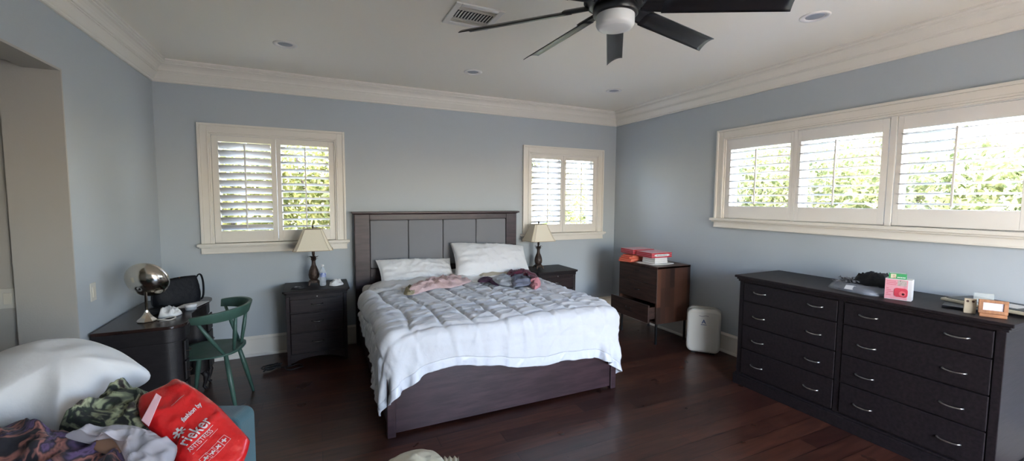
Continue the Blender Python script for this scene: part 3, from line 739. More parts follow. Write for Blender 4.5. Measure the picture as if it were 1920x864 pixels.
o = puff('hair_claw', mat('black_plastic', (.015, .015, .018), .3), [Vector(p) for p in ((-.235, 4.47, .7215), (-.17, 4.455, .7215), (-.11, 4.475, .7215), (-.115, 4.50, .7215), (-.17, 4.49, .7215), (-.23, 4.50, .7215))], (0, 0, 1), .014, None, 2, .004, .005, 30, under=.02, na=48, nr=6)
tag(o, 'small black folded object near the front of the left nightstand', 'accessory')
o = MB().box(-.045, .045, -.010, .010, 0, .008).build('plastic_stick', wprint, None, bevel=.003); o.location = (-.165, 4.525, .7215); o.rotation_euler = (0, 0, R(-32)); tag(o, 'small white stick lying behind the black object on the nightstand', 'accessory')
# cables on the floor by the nightstand
mb = MB(); pts = []
for i in range(90):
    a = i*.42; pts.append((-.40+.06*math.cos(a)*(1+.25*math.sin(i*.31))+.02*math.sin(i*.13), 4.36+.045*math.sin(a*1.07)+.015*math.cos(i*.2), .012+.035*abs(math.sin(i*.17))))
mb.tube(pts, .006, n=6)
pts = [(-.33, 4.36, .012)]+[(-.22+.075*math.cos(a), 4.32+.055*math.sin(a), .012+.012*math.sin(a*1.5)**2) for a in [i*.33+2.6 for i in range(26)]]
mb.tube(pts, .005, n=6)
tag(mb.build('cable_bundle', mat('black_rubber', (.012, .012, .013), .5), None, smooth=True), 'tangled black cables on the floor in front of the left nightstand', 'cable')

# ================================================================== SMALL CHEST (right of the bed)
ch = thing('chest_of_drawers', 'small walnut chest with its lowest drawer pulled open', 'chest of drawers', (3.33, 3.735, 0), 0)
CW, CD = .315, .485      # half width along y, depth along +x
mb = MB(); mb.box(0, CD, -CW, -CW+.022, .235, .862); mb.box(0, CD, CW-.022, CW, .235, .862); mb.box(0, CD, -CW+.022, CW-.022, .235, .255); mb.box(CD-.012, CD, -CW+.022, CW-.022, .255, .842)
mb.box(-.002, CD+.002, -CW, CW, .842, .866)
mb.build('carcass', walnut_m, ch, bevel=.002)
for k, (z0, z1, ox) in enumerate(((.665, .838, 0), (.462, .660, 0), (.262, .457, -.115))):
    f = MB(); f.box(ox-.004, ox+.016, -CW+.004 if not ox else -CW-.0, CW-.004 if not ox else CW, z0, z1)
    if ox: f.box(ox+.016, ox+.36, -CW+.03, -CW+.042, z0+.03, z1-.035); f.box(ox+.016, ox+.36, CW-.042, CW-.03, z0+.03, z1-.035); f.box(ox+.016, ox+.36, -CW+.042, CW-.042, z0+.03, z0+.036)
    d = f.build('drawer', mat('walnut_dark', (.040, .021, .016), .42, var=.35, vscale=5, stretch=(8, 1, 8), bump=.05), ch, bevel=.002)
    pull(d, 'handle', ox-.004, 0, (z0+z1)/2+(.04 if k == 0 else .012), .085, gun, 'y', .018)
for x, y in ((.03, -CW+.03), (.03, CW-.03), (CD-.03, -CW+.03), (CD-.03, CW-.03)):
    B(x-.010, x+.010, y-.010, y+.010, 0, .236).build('leg', gun if x < .1 else gun, ch, bevel=.002)
# clothes hanging out of the drawer
o = puff('folded_sweater', mat('charcoal_knit', (.02, .02, .024), .9, bump=.4), [Vector((x+3.33, y+3.735, .33)) for x, y in ((-.09, -.22), (.16, -.22), (.17, .2), (-.09, .21))], (0, 0, 1), .06, None, 4, .012, .01, 9, under=.2, na=48, nr=8)
tag(o, 'dark folded sweater inside the open bottom drawer of the walnut chest', 'clothing')
# things on the chest
Zc = .867
def chb(name, label, cat, x0, x1, y0, y1, z0, z1, m, rz=0, group=None, bevel=.002):
    cx, cy = (x0+x1)/2, (y0+y1)/2
    o = B(x0-cx, x1-cx, y0-cy, y1-cy, 0, z1-z0).build(name, m, None, bevel=bevel); o.location = (cx, cy, z0); o.rotation_euler = (0, 0, rz)
    return tag(o, label, cat, group)
redb = mat('red_card', (.45, .010, .022), .45); whb = mat('white_card', (.70, .68, .68), .6); orb = mat('orange_card', (.75, .07, .02), .5); paper = mat('paper', (.72, .71, .68), .8)
def striped(name, label, x, y, z, sx, sy, h, rz, lab=None):
    t = thing(name, label, 'box', (x, y, z), rz, 'red striped boxes on the walnut chest')
    n = 3; b = h/n
    for i in range(n):
        B(-sx/2, sx/2, -sy/2, sy/2, i*b+.0018, (i+1)*b-.0018).build('red_band', redb, t, bevel=.0015)
    mb = MB()
    for i in range(n+1): mb.box(-sx/2+.002, sx/2-.002, -sy/2+.002, sy/2-.002, max(0, i*b-.0018), min(h, i*b+.0018))
    mb.build('white_band', mat('pink_white_card', (.70, .42, .46), .5), t)
    if lab:
        pts = [(-.055, 0), (-.043, .013), (.043, .013), (.055, 0), (.043, -.013), (-.043, -.013)]
        mb = MB(); mb.add([(x_*sx*7, -sy/2-.001, h*.5+z_) for x_, z_ in pts]+[(x_*sx*7, -sy/2+.001, h*.5+z_) for x_, z_ in pts], [tuple(range(6)), tuple(range(6, 12))[::-1]]+[(i, (i+1) % 6, 6+(i+1) % 6, 6+i) for i in range(6)])
        lb = mb.build('label', whb, t)
        mb = MB()
        for i in range(9): mb.box((-.036+i*.008)*sx*7, (-.031+i*.008)*sx*7, -sy/2-.0015, -sy/2-.0008, h*.5-.004, h*.5+(.004 if i % 3 else .006))
        mb.build('lettering', mat('green_ink', (.05, .15, .12), .6), lb)
    return t
ob = []
spec = [('orange booklet lying flat at the bottom, sticking out over the chest edge', 3.425, 3.945, .30, .17, .017, .25), ('orange booklet second from the bottom of the left pile', 3.43, 3.93, .27, .19, .019, .1), ('orange booklet third in the left pile, slightly turned', 3.45, 3.935, .26, .18, .018, -.1), ('orange booklet topmost of the left pile under the white packet', 3.47, 3.94, .25, .17, .018, .06)]
z = Zc
for i, (l, x, y, sx, sy, h, rz) in enumerate(spec):
    t = thing('orange_booklet', l, 'booklet', (x, y, z), rz, 'orange booklets on the walnut chest')
    mb = MB(); mb.box(-sx/2, sx/2, -sy/2, sy/2, 0, .002); mb.box(-sx/2, sx/2, -sy/2, sy/2, h-.002, h); mb.box(sx/2-.002, sx/2, -sy/2, sy/2, .002, h-.002); mb.build('cover', orb, t)
    B(-sx/2+.004, sx/2-.003, -sy/2+.003, sy/2-.003, .002, h-.002).build('pages', mat('orange_pages', (.72, .22, .14), .7), t); z += h+.0005
chb('cream_packet', 'cream paper packet between the orange booklets and a red striped box', 'packet', 3.40, 3.60, 3.86, 4.01, z, z+.013, mat('cream_paper', (.5, .46, .4), .8)); zL = z+.0135
# white envelopes + white book stack
o = puff('white_envelopes', paper, [Vector(p) for p in ((3.355, 3.80, Zc+.002), (3.36, 3.62, Zc+.002), (3.40, 3.53, Zc+.002), (3.70, 3.55, Zc+.002), (3.70, 3.80, Zc+.002), (3.5, 3.83, Zc+.002))], (0, 0, 1), .010, None, 5, .002, .004, 14, under=.1, na=56, nr=8)
tag(o, 'loose white and blue papers under the white book stack', 'papers')
zz = Zc+.014
for i in range(3):
    chb('white_book', ('lowest', 'middle', 'topmost')[i]+' white book of the stack under the right red striped box', 'book', 3.40+.004*i, 3.60, 3.55+.004*i, 3.74, zz, zz+.0215, paper, .05, 'white books on the walnut chest', .003); zz += .022
striped('red_striped_box', 'red box with white stripes at the back left on the orange booklets', 3.50, 3.94, zL, .30, .24, .056, -.06)
striped('red_striped_box', 'red box with white stripes and a white name label, nearest the front', 3.50, 3.665, zz, .29, .26, .056, -.02, True)
# ------------------------------------------------------------------ air purifier / dehumidifier
ap = thing('dehumidifier', 'cream rounded plastic dehumidifier standing on the floor by the wall', 'dehumidifier', (3.665, 3.09, .0), R(-49))
def rrect(w_, h_, r, n=8):
    out = []
    for cx, cz, a0 in ((w_/2-r, h_-r, 0), (-w_/2+r, h_-r, 90), (-w_/2+r, r, 180), (w_/2-r, r, 270)):
        for i in range(n+1):
            a = R(a0+90*i/n); out.append((cx+r*math.cos(a), cz+r*math.sin(a)))
    return out
def slab(w_, h_, r, y0, y1, z0=0, rnd=.0):
    mb = MB(); prs = [(y0, rnd*1.0), (y0+rnd*.3, rnd*.3), (y0+rnd, 0), (y1, 0)] if rnd else [(y0, 0), (y1, 0)]
    vs = []; n = None
    for y, ins in prs:
        P = rrect(w_-2*ins, h_-2*ins, max(.005, r-ins)); n = len(P); vs += [(x, y, z+z0+ins) for x, z in P]
    k = len(prs); fs = [tuple(range(n)), tuple(range((k-1)*n, k*n))[::-1]]+[(i*n+j, i*n+(j+1) % n, (i+1)*n+(j+1) % n, (i+1)*n+j) for i in range(k-1) for j in range(n)]
    return mb.add(vs, fs)
slab(.322, .448, .062, -.095, -.02, .015, .022).build('front_shell', plast_m, ap, smooth=False, bevel=.004)
slab(.330, .464, .068, -.02, .045, .012).build('rear_shell', mat('grey_cream_plastic', (.33, .32, .29), .5), ap, bevel=.006)
mb = MB(); [mb.box(sx*.09-.02, sx*.09+.02, -.07, .03, 0, .016) for sx in (-1, 1)]; mb.build('foot', mat('black_rubber', (.012, .012, .013), .5), ap)
mb = MB(); mb.tube([(-.045+i*.009, -.0975, .403-.004*math.sin(i*.63)) for i in range(11)], .0022, n=6); mb.build('grip_line', mat('dark_print', (.12, .12, .13), .6), ap)
text('A', .056, 'logo', mat('navy_print', (.03, .06, .18), .5), ap, (-.018, -.0955, .325), (1, 0, 0), (0, 0, 1), bold=.001)
mb = MB()
for i in range(9): mb.box(-.026+i*.006, -.0215+i*.006, -.0968, -.095, .308, .315)
mb.build('brand_lettering', mat('navy_print', (.03, .06, .18), .5), ap)

# ================================================================== DRESSER
DX, DY0, DY1 = 3.30, .875, 2.425
drs = thing('dresser', 'long dark wooden dresser with eight drawers against the right wall', 'dresser', (DX, (DY0+DY1)/2, 0))
h = (DY1-DY0)/2; D = .545
mb = MB(); mb.box(0, D, -h, -h+.04, 0, .90); mb.box(0, D, h-.04, h, 0, .90); mb.box(.014, D, -h+.04, h-.04, .08, .90); mb.box(.0, .02, -.018, .018, .10, .90)
mb.build('carcass', darkh_m, drs, bevel=.003)
tp = MB(); tp.box(-.030, D+.02, -h-.032, h+.032, .930, .950); tp.box(-.018, D+.015, -h-.020, h+.020, .915, .930); tp.box(-.008, D+.01, -h-.01, h+.01, .898, .915)
tp.build('table_top', darkh_m, drs, bevel=.004)
pl = MB(); pl.box(-.018, D, -h-.018, h+.018, 0, .085); pl.box(-.010, D, -h-.010, h+.010, .085, .098); pl.build('plinth', darkh_m, drs, bevel=.003)
for (ya, yb) in ((.022, h-.044), (-h+.044, -.022)):
    for (z0, z1) in ((.742, .890), (.534, .734), (.330, .526), (.112, .322)):
        d = B(-.006, .016, ya, yb, z0, z1).build('drawer', darkh_m, drs, bevel=.003)
        zc_ = {.742: .826, .534: .622, .330: .418, .112: .207}[z0]
        wd = yb-ya
        for fy in (.2, .8):
            pull(d, 'handle', -.006, ya+wd*fy, zc_, .105, mat('satin_nickel', (.48, .47, .45), .3, metal=1), 'y', .017)
# things on the dresser
Zd = .951
cam_box = thing('camera_box', 'pink and white instant camera box standing on the dresser', 'box', (3.400, 1.385, Zd), R(15))
# local: front face toward -x ; width along y
B(0, .075, -.065, .065, 0, .135).build('carton', mat('white_card2', (.66, .64, .64), .55), cam_box, bevel=.001)
B(-.0012, .0, -.045, .065, .004, .131).build('pink_panel', patch_mat('pink_print', [(.62, .20, .25), (.70, .32, .36), (.66, .25, .30)], 10), cam_box)
pc = slab(.066, .058, .016, -.0035, -.001, 0, .001); pc.v = [(y, -(x)-.014, z+.020) for x, y, z in pc.v]
c1 = pc.build('printed_camera', mat('coral_print', (.60, .05, .08), .5), cam_box)
mb = MB(); mb.lathe([(.017, 0), (.017, .001)], n=24); mb.v = [(-.0045-z, y-.022, x+.043) for x, y, z in mb.v]; mb.build('printed_lens_ring', mat('coral_light', (.72, .14, .16), .5), c1)
mb = MB(); mb.lathe([(.007, 0), (.007, .001)], n=20); mb.v = [(-.0056-z, y-.026, x+.041) for x, y, z in mb.v]; mb.build('printed_lens', mat('maroon_print', (.06, .005, .01), .4), c1)
mb = MB()
for i, wl in enumerate((.045, .052, .048)): mb.box(-.0018, -.001, .058-wl, .058, .118-i*.011, .121-i*.011)
mb.build('heading_print', mat('red_ink', (.55, .08, .12), .6), cam_box); mb = MB()
for i in range(5): mb.box(-.0018, -.001, .052-.012*(i % 3)-.006, .058, .07-i*.011, .073-i*.011)
mb.build('print_lines', mat('red_ink', (.55, .08, .12), .6), cam_box)
B(-.0020, -.0009, -.040, .004, .092, .128).build('photo_print', patch_mat('photo_print_m', [(.08, .06, .05), (.5, .42, .38), (.25, .18, .15)], 60), cam_box)
tag(B(0, .0, 0, 0, 0, 0).build('unused', wprint), 'x', 'x'); bpy.data.objects.remove(bpy.data.objects['unused'])
gb = thing('film_box', 'small green film box on top of the pink camera box', 'box', (3.432, 1.405, Zd+.1355), R(24))
B(-.03, .03, -.043, .043, 0, .034).build('carton', mat('green_card', (.03, .26, .08), .5), gb, bevel=.001)
B(-.027, .027, -.040, .040, .034, .0348).build('pale_lid', mat('pale_green', (.5, .6, .56), .5), gb)
B(-.0312, -.0302, .008, .034, .004, .030).build('photo_print', patch_mat('film_print', [(.55, .50, .2), (.6, .55, .4), (.4, .1, .08)], 50), gb)
mb = MB(); [mb.box(-.0312, -.0302, -.036+i*.008, -.031+i*.008, .007, .013) for i in range(5)]; mb.build('lettering', wprint, gb)
# garment in clear bag with scarf on top
pb = thing('bagged_garment', 'dark navy garment folded in a clear plastic bag on the dresser', 'garment bag', (0, 0, 0))
oc = [Vector(p) for p in ((3.60, 1.86, Zd+.004), (3.42, 1.80, Zd+.004), (3.36, 1.66, Zd+.004), (3.37, 1.49, Zd+.004), (3.62, 1.48, Zd+.004), (3.78, 1.56, Zd+.004), (3.78, 1.80, Zd+.004))]
puff('navy_garment', mat('navy_cloth', (.012, .016, .035), .6, bump=.3), [Vector((3.58+(p.x-3.58)*.9, 1.66+(p.y-1.66)*.88, p.z+.003)) for p in oc], (0, 0, 1), .034, pb, 3, .006, .012, 10, under=.05, na=56, nr=10)
puff('plastic_sleeve', film_mat('clear_film', (.7, .75, .85), .26), oc, (0, 0, 1), .045, pb, 5, .006, .012, 12, under=.03, na=56, nr=10)
o = B(-.02, .02, -.028, .028, 0, .001).build('sticker', paper, pb); o.location = (3.40, 1.655, Zd+.030); o.rotation_euler = (0, R(-38), R(6))
sc_ = thing('fringed_scarf', 'black fringed scarf crumpled on the clear garment bag', 'scarf', (0, 0, 0))
so_ = [Vector(p) for p in ((3.50, 1.68, Zd+.045), (3.48, 1.58, Zd+.045), (3.50, 1.50, Zd+.045), (3.62, 1.48, Zd+.045), (3.72, 1.52, Zd+.045), (3.70, 1.66, Zd+.045), (3.60, 1.72, Zd+.045))]
blk = mat('black_cloth', (.010, .010, .013), .85, bump=.4)
puff('scarf_body', blk, so_, (0, 0, 1), .065, sc_, 6, .012, .03, 14, under=.05, na=60, nr=10)
mb = MB(); rnd = random.Random(3)
for i in range(46):
    x = 3.47+rnd.random()*.16; y = 1.66+rnd.random()*.14; z = Zd+.055+rnd.random()*.02-(y-1.66)*.1; a = rnd.random()*6.28; pts = []
    for k in range(6): pts.append((x, y, z)); a += rnd.uniform(-.9, .9); x += .011*math.cos(a); y += .011*math.sin(a); z = max(Zd+.045, z+rnd.uniform(-.006, .007))
    mb.tube(pts, .0032, n=5)
mb.build('fringe', mat('black_white_fringe', (.008, .008, .01), .8, col2=(.35, .35, .38), vscale=60), sc_)
# stack at right: tablet, book, frames
tag(slab(.24, .008, .003, -.15, .15).build('x', wprint), 'x', 'x'); bpy.data.objects.remove(bpy.data.objects['x'])
def flat(name, label, cat, cx, cy, sx, sy, z, h_, m, rz, bevel=.003): return chb(name, label, cat, cx-sx/2, cx+sx/2, cy-sy/2, cy+sy/2, z, z+h_, m, rz, None, bevel)
flat('black_notebook', 'black notebook lying flat left of the wooden photo frame', 'notebook', 3.52, 1.10, .17, .20, Zd, .014, mat('black_cover', (.012, .013, .022), .35), R(14))
t = thing('cream_book', 'cream book with a dark framed cover lying under the wooden frame', 'book', (3.66, 1.02, Zd+.0145), R(-12))
B(-.13, .13, -.20, .20, 0, .018).build('cream_body', mat('cream_card', (.52, .48, .36), .6), t, bevel=.006)
mb = MB(); [mb.box(-.11, .11, s*.15-.03, s*.15+.03, .018, .022) for s in (-1, 1)]; mb.box(-.11, -.07, -.12, .12, .018, .022); mb.box(.07, .11, -.12, .12, .018, .022); mb.build('dark_border', mat('slate_border', (.06, .07, .075), .5), t, bevel=.001)
B(-.07, .07, -.12, .12, .018, .0205).build('picture', paper, t)
pf = thing('photo_frame', 'small wooden photo frame standing upright on the dresser', 'photo frame', (3.378, .955, Zd), R(26))
wood_l = mat('honey_wood', (.30, .13, .055), .5, var=.25, vscale=12, stretch=(1, 6, 1))
mb = MB(); a, b_ = .056, .034; zc2 = .052
mb.box(-.006, .006, -a, a, .018, .036); mb.box(-.006, .006, -a, a, .078, .094); mb.box(-.006, .006, -a, -a+.018, .036, .078); mb.box(-.006, .006, a-.018, a, .036, .078)
mb.build('frame', wood_l, pf, bevel=.002)
B(-.001, .002, -a+.017, a-.017, .035, .079).build('picture', patch_mat('pale_photo', [(.5, .42, .42), (.66, .6, .62), (.58, .5, .5)], 40), pf)
B(-.016, .012, -a+.004, a-.004, 0, .018).build('foot', mat('honey_wood_dark', (.36, .15, .06), .5, var=.25, vscale=12), pf, bevel=.002)
t = thing('wooden_block', 'pale wooden block with two dark holes left of the photo frame', 'ornament', (3.375, 1.045, Zd), R(24))
B(-.008, .010, -.024, .024, 0, .085).build('block', mat('pale_wood', (.50, .42, .30), .6, var=.1), t, bevel=.002)
mb = MB()
for s in (-1, 1):
    q = MB().lathe([(.006, 0), (.006, .001)], n=16); mb.add([(-.0085-z, y+s*.011, x+.070) for x, y, z in q.v], q.f)
mb.build('hole', mat('brown_dot', (.06, .02, .012), .6), t)
t = thing('clear_card_holder', 'clear plastic card leaning behind the wooden block', 'ornament', (3.50, 1.03, Zd+.037), R(24))
B(-.002, .002, -.04, .04, 0, .07).build('card', film_mat('clear_acrylic', (.6, .62, .58), .35), t, bevel=.001)
B(-.012, .012, -.042, .042, 0, .006).build('card_base', film_mat('clear_acrylic_base', (.6, .62, .58), .6), t, bevel=.001)

# ================================================================== DESK (left wall)
KZ = .74
dk = thing('writing_desk', 'black antique desk with rounded pedestals against the left wall', 'desk', (0, 0, 0))
def arcpts(cx, cy, r, a0, a1, n=20): return [(cx+r*math.cos(R(a0+(a1-a0)*i/n)), cy+r*math.sin(R(a0+(a1-a0)*i/n))) for i in range(n+1)]
xb, xf = -1.285, -.815
top = [(xb, 3.40)]+arcpts(xf-.10, 3.50-.0, .10, -90, 0)+[(xf, 3.60)]+[(xf-.045*math.sin(math.pi*i/10), 3.62+.50*i/10) for i in range(1, 10)]+[(xf, 4.14)]+arcpts(xf-.10, 4.24, .10, 0, 90)+[(xb, 4.34)]
MB().prism(top, KZ-.022, KZ).build('desk_top', mat('dark_mahogany', (.028, .014, .012), .25, var=.3, vscale=5, stretch=(2, 8, 2)), dk, bevel=.005)
inset = [(x+(.0 if x < -1.2 else -.018), 3.87+(y-3.87)*.965) for x, y in top]
MB().prism(inset, KZ-.115, KZ-.022).build('frieze', blackw_m, dk, bevel=.003)
for ya, yb_ in ((3.415, 3.585), (4.10, 4.325)):
    P = [(xb+.005, ya)]+arcpts(xf-.115, ya+.10, .095, -90, 0)+arcpts(xf-.115, yb_-.06, .06, 0, 90)+[(xb+.005, yb_)]
    p = MB().prism(P, .15, KZ-.115).build('pedestal', blackw_m, dk, bevel=.004)
    mb = MB()
    for z0, z1 in ((.17, .335), (.345, .475), (.485, .615)): mb.box(xf-.022, xf-.010, ya+.05, yb_-.04, z0, z1)
    dd = mb.build('drawer_fronts', blackw_m, p, bevel=.003)
    mb = MB()
    for zz_ in (.25, .41, .55): mb.tube([(xf-.008, (ya+yb_)/2-.03, zz_), (xf+.008, (ya+yb_)/2-.018, zz_-.008), (xf+.008, (ya+yb_)/2+.018, zz_-.008), (xf-.008, (ya+yb_)/2+.03, zz_)], .003, n=6)
    mb.build('handle', bronze, p)
    for yq in (ya+.035, yb_-.035):
        for xq, dxx in ((xf-.06, 1), (xb+.04, -1)):
            MB().tube([(xq, yq, .155), (xq+.018*dxx, yq, .12), (xq+.012*dxx, yq, .07), (xq, yq, .03), (xq+.018*dxx, yq, .008)], [.024, .022, .014, .011, .014], n=10).build('leg', blackw_m, dk, smooth=True)
# ---- silver lamp
sl = thing('desk_lamp', 'silver desk lamp with a round chrome dish head', 'lamp', (-1.065, 3.615, KZ+.001))
MB().lathe([(.001, 0), (.056, 0), (.058, .004), (.054, .010), (.036, .026), (.022, .045), (.013, .062), (.010, .075)], n=8).build('base', chrome, sl)
MB().lathe([(.0085, .07), (.0085, .215), (.011, .216), (.011, .235), (.005, .24)], n=18).build('stem', chrome, sl, smooth=True)
prof = []
for i in range(15):
    a = R(-90+i*10.5); prof.append((.130*math.cos(a) if i else .001, .092*math.sin(a)))
prof += [(r*.96, z-.004) for r, z in prof[::-1][:-1]]+[(.001, -.087)]
hd = MB().lathe(prof, n=40, cap=False).build('dish_head', chrome, sl, smooth=True); hd.location = (-.004, .060, .275); hd.rotation_euler = (R(-58), 0, R(-22))
bb = MB().lathe([(.001, -.025), (.02, -.02), (.026, 0), (.02, .022), (.010, .035), (.001, .036)], n=20).build('bulb', wprint, hd, smooth=True)
# ---- handbag
hbg = thing('handbag', 'black leather handbag standing on the desk by the wall', 'handbag', (-1.015, 4.10, KZ+.002), R(32))
lea = mat('black_leather', (.005, .0055, .009), .6, spec=.25, bump=.5, bscale=30)
vs, fs = [], []; nz_, nn = 14, 40
for i in range(nz_+1):
    f = i/nz_; zz_ = .205*f; hw = .150-.018*f+.012*math.sin(f*3.1); hd_ = .060*(1-f*.62)+.012*math.sin(f*3.1)
    for k in range(nn):
        a = 2*math.pi*k/nn; c, s = math.cos(a), math.sin(a); ex = 2/3.2
        x = hw*math.copysign(abs(c)**ex, c); y = hd_*math.copysign(abs(s)**ex, s); q = .007*fbm((x*3, y*3, zz_*3), 5, 3)+.005*math.sin(x*60)*f*(1-f)
        vs.append((x*(1+q*4), y*(1+q*8), zz_+(.014*math.cos(x*9)-.01)*f*f+.012*x/.15*f))
for i in range(nz_):
    for k in range(nn): fs.append((i*nn+k, i*nn+(k+1) % nn, (i+1)*nn+(k+1) % nn, (i+1)*nn+k))
fs += [tuple(range(nn))[::-1], tuple(range(nz_*nn, (nz_+1)*nn))]
MB().add(vs, fs).build('bag_body', lea, hbg, smooth=True)
MB().tube(smooth_path([(.128, 0, .18), (.150, .0, .215), (.170, .0, .205), (.182, 0, .14), (.180, 0, .05), (.165, 0, .012), (.14, 0, .01)]), .0085, n=8, flat=.5).build('strap', lea, hbg, smooth=True)
MB().tube(smooth_path([(-.13, -.03, .17), (-.16, -.03, .13), (-.17, -.04, .05), (-.15, -.06, .01), (-.08, -.075, .012), (0, -.08, .01)]), .0085, n=8, flat=.5).build('strap', lea, hbg, smooth=True)
MB().tube([(.02, 0, .195), (.022, 0, .21), (.026, 0, .196)], .006, n=6).build('clasp', mat('brass', (.5, .25, .12), .35, metal=.8), hbg, smooth=True)
o = puff('tissue_ball', white_f, [Vector(p) for p in ((-1.02, 3.665, KZ+.003), (-.93, 3.66, KZ+.003), (-.90, 3.74, KZ+.003), (-.95, 3.82, KZ+.003), (-1.01, 3.78, KZ+.003))], (0, 0, 1), .035, None, 8, .016, .03, 24, under=.03, na=60, nr=10)
tag(o, 'crumpled white tissue on the desk beside the silver lamp', 'tissue')
mb = MB(); mb.tube([(-.955+.045*math.cos(a)+.006*math.sin(3*a), 3.60+.035*math.sin(a), KZ+.007+.004*math.sin(a*2)) for a in [i*.4 for i in range(34)]], .0045, n=6)
tag(mb.build('charging_cable', mat('white_cable', (.55, .52, .47), .5), None, smooth=True), 'coiled pale cable on the near corner of the desk', 'cable')
t = thing('cream_jar', 'small round white jar on the desk next to the tissue', 'jar', (-.875, 3.86, KZ+.001))
MB().lathe([(.001, 0), (.033, 0), (.035, .003), (.035, .022), (.033, .024)], n=28).build('jar_body', mat('jar_grey', (.45, .46, .47), .3), t, smooth=True)
MB().lathe([(.036, .023), (.038, .025), (.038, .038), (.036, .040), (.001, .040)], n=28).build('lid', wprint, t, smooth=True)
o = MB().prism([(-.07, -.10), (.07, -.10), (.07, .10), (-.07, .10)], 0, .004).build('envelope', paper, None, bevel=.001); o.location = (-.90, 4.03, KZ+.001); o.rotation_euler = (0, 0, R(-14)); tag(o, 'white envelope lying flat on the desk in front of the handbag', 'envelope')
o = puff('black_pouch', lea, [Vector(p) for p in ((-1.12, 3.77, KZ+.002), (-1.02, 3.80, KZ+.002), (-.98, 3.92, KZ+.002), (-1.05, 3.98, KZ+.002), (-1.15, 3.92, KZ+.002))], (0, 0, 1), .03, None, 2, .006, .01, 12, under=.03, na=48, nr=8)
tag(o, 'small black pouch on the desk behind the tissue', 'pouch')

# ================================================================== GREEN CHAIR
chx, chy = -.735, 3.775
gc = thing('desk_chair', 'green painted wooden chair with a curved backrest at the desk', 'chair', (chx, chy, 0), R(-8))
# local: +x is the back of the chair
vs, fs = [], []; nr_, na_ = 8, 44
for side in (1, -1):
    for i in range(nr_+1):
        r = i/nr_
        for k in range(na_):
            a = 2*math.pi*k/na_; c, s = math.cos(a), math.sin(a); ex = 2/2.9
            x = .205*math.copysign(abs(c)**ex, c)*r; y = .225*math.copysign(abs(s)**ex, s)*r*(1-.10*c)
            zz_ = .452-.014*(1-r**2)+.004*math.cos(a*2)*r if side == 1 else .430+.010*max(0, r-.8)/.2
            vs.append((x, y, zz_))
N = (nr_+1)*na_
for i in range(nr_):
    for k in range(na_): q = (i*na_+k, i*na_+(k+1) % na_, (i+1)*na_+(k+1) % na_, (i+1)*na_+k); fs += [q, tuple(x+N for x in q[::-1])]
for k in range(na_): a = nr_*na_; fs.append((a+k, a+(k+1) % na_, a+(k+1) % na_+N, a+k+N))
MB().add(vs, fs).build('seat', green_p, gc, smooth=True)
# curved back band
vs, fs = [], []; nb = 28
for i in range(nb+1):
    a = R(-97+194*i/nb); f = abs(i/nb*2-1)
    cx, cy = .235*math.cos(a)+.005, .285*math.sin(a); nx_, ny_ = math.cos(a), math.sin(a)
    ht = .042*(1-f**3*.35); zc3 = .735+.012*(1-f*f)
    th = .011+.004*f
    for dx_, dz_ in ((-th, -ht), (th, -ht*.96), (th*1.25, ht*.9), (th*.3, ht), (-th, ht*.94)):
        vs.append((cx+nx_*(dx_+.012*dz_/ht), cy+ny_*(dx_+.012*dz_/ht), zc3+dz_))
for i in range(nb):
    for k in range(5): fs.append((i*5+k, i*5+(k+1) % 5, (i+1)*5+(k+1) % 5, (i+1)*5+k))
fs += [(0, 1, 2, 3, 4), tuple(range(nb*5, nb*5+5))[::-1]]
MB().add(vs, fs).build('backrest', green_p, gc, smooth=True, bevel=.003)
for (x0, y0, x1, y1) in ((.13, -.16, .0, -.280), (.165, -.085, .20, -.13), (.165, .085, .20, .13), (.13, .16, .0, .280)):
    MB().tube([(x0, y0, .44), ((x0+x1)/2, (y0+y1)/2, .58), (x1, y1, .735)], [.011, .014, .010], n=10).build('spindle', green_p, gc, smooth=True)
for sx in (-1, 1):
    for sy in (-1, 1):
        MB().tube([(sx*.125, sy*.13, .435), (sx*.16, sy*.165, .25), (sx*.205, sy*.205, .0)], [.014, .018, .010], n=12).build('leg', green_p, gc, smooth=True)

# ================================================================== FOREGROUND CHAIR WITH PILE
tc_ = thing('upholstered_armchair', 'low teal upholstered seat heaped with clothes, bag and pillow', 'armchair', (-.258, 1.85, 0), R(158))
# local +x runs left along the back, local -y... built in local coordinates: x 0..1.05 along the back, y>0 toward the viewer
mb = slab(1.05, .385, .035, -.055, .055, .38, .012); mb.v = [(x+.525, y, z) for x, y, z in mb.v]
bk = mb.build('backrest', teal_m, tc_, bevel=.014, seg=3)
mb = MB(); mb.tube([(.0+.02, .056, .42), (.02, .056, .74), (.05, .056, .753), (1.0, .056, .753), (1.03, .056, .74), (1.03, .056, .42)], .0035, n=6); mb.build('piping', teal_m, bk)
B(.01, 1.04, .06, .60, .28, .44).build('seat_cushion', teal_m, tc_, bevel=.03, seg=3)
B(.02, 1.03, -.02, .58, .17, .28).build('seat_frame', teal_m, tc_, bevel=.01)
for x_ in (.06, .99):
    for y_ in (.0, .54): MB().tube([(x_, y_, .175), (x_, y_, 0)], [.022, .014], n=12).build('leg', blackw_m, tc_, smooth=True)
# heap under the visible things so they rest on something
hp = [(-.35, 1.78), (-.33, 1.35), (-.60, 1.10), (-1.05, 1.25), (-1.22, 1.70), (-1.10, 2.05), (-.75, 1.95)]
o = puff('clothes_heap', mat('dark_laundry', (.02, .018, .022), .9, bump=.4), [Vector((x, y, .45)) for x, y in hp], (0, 0, 1), .20, None, 4, .02, .02, 7, under=.02, na=64, nr=12)
tag(o, 'dark heap of laundry filling the teal seat under the printed cloth', 'clothing')
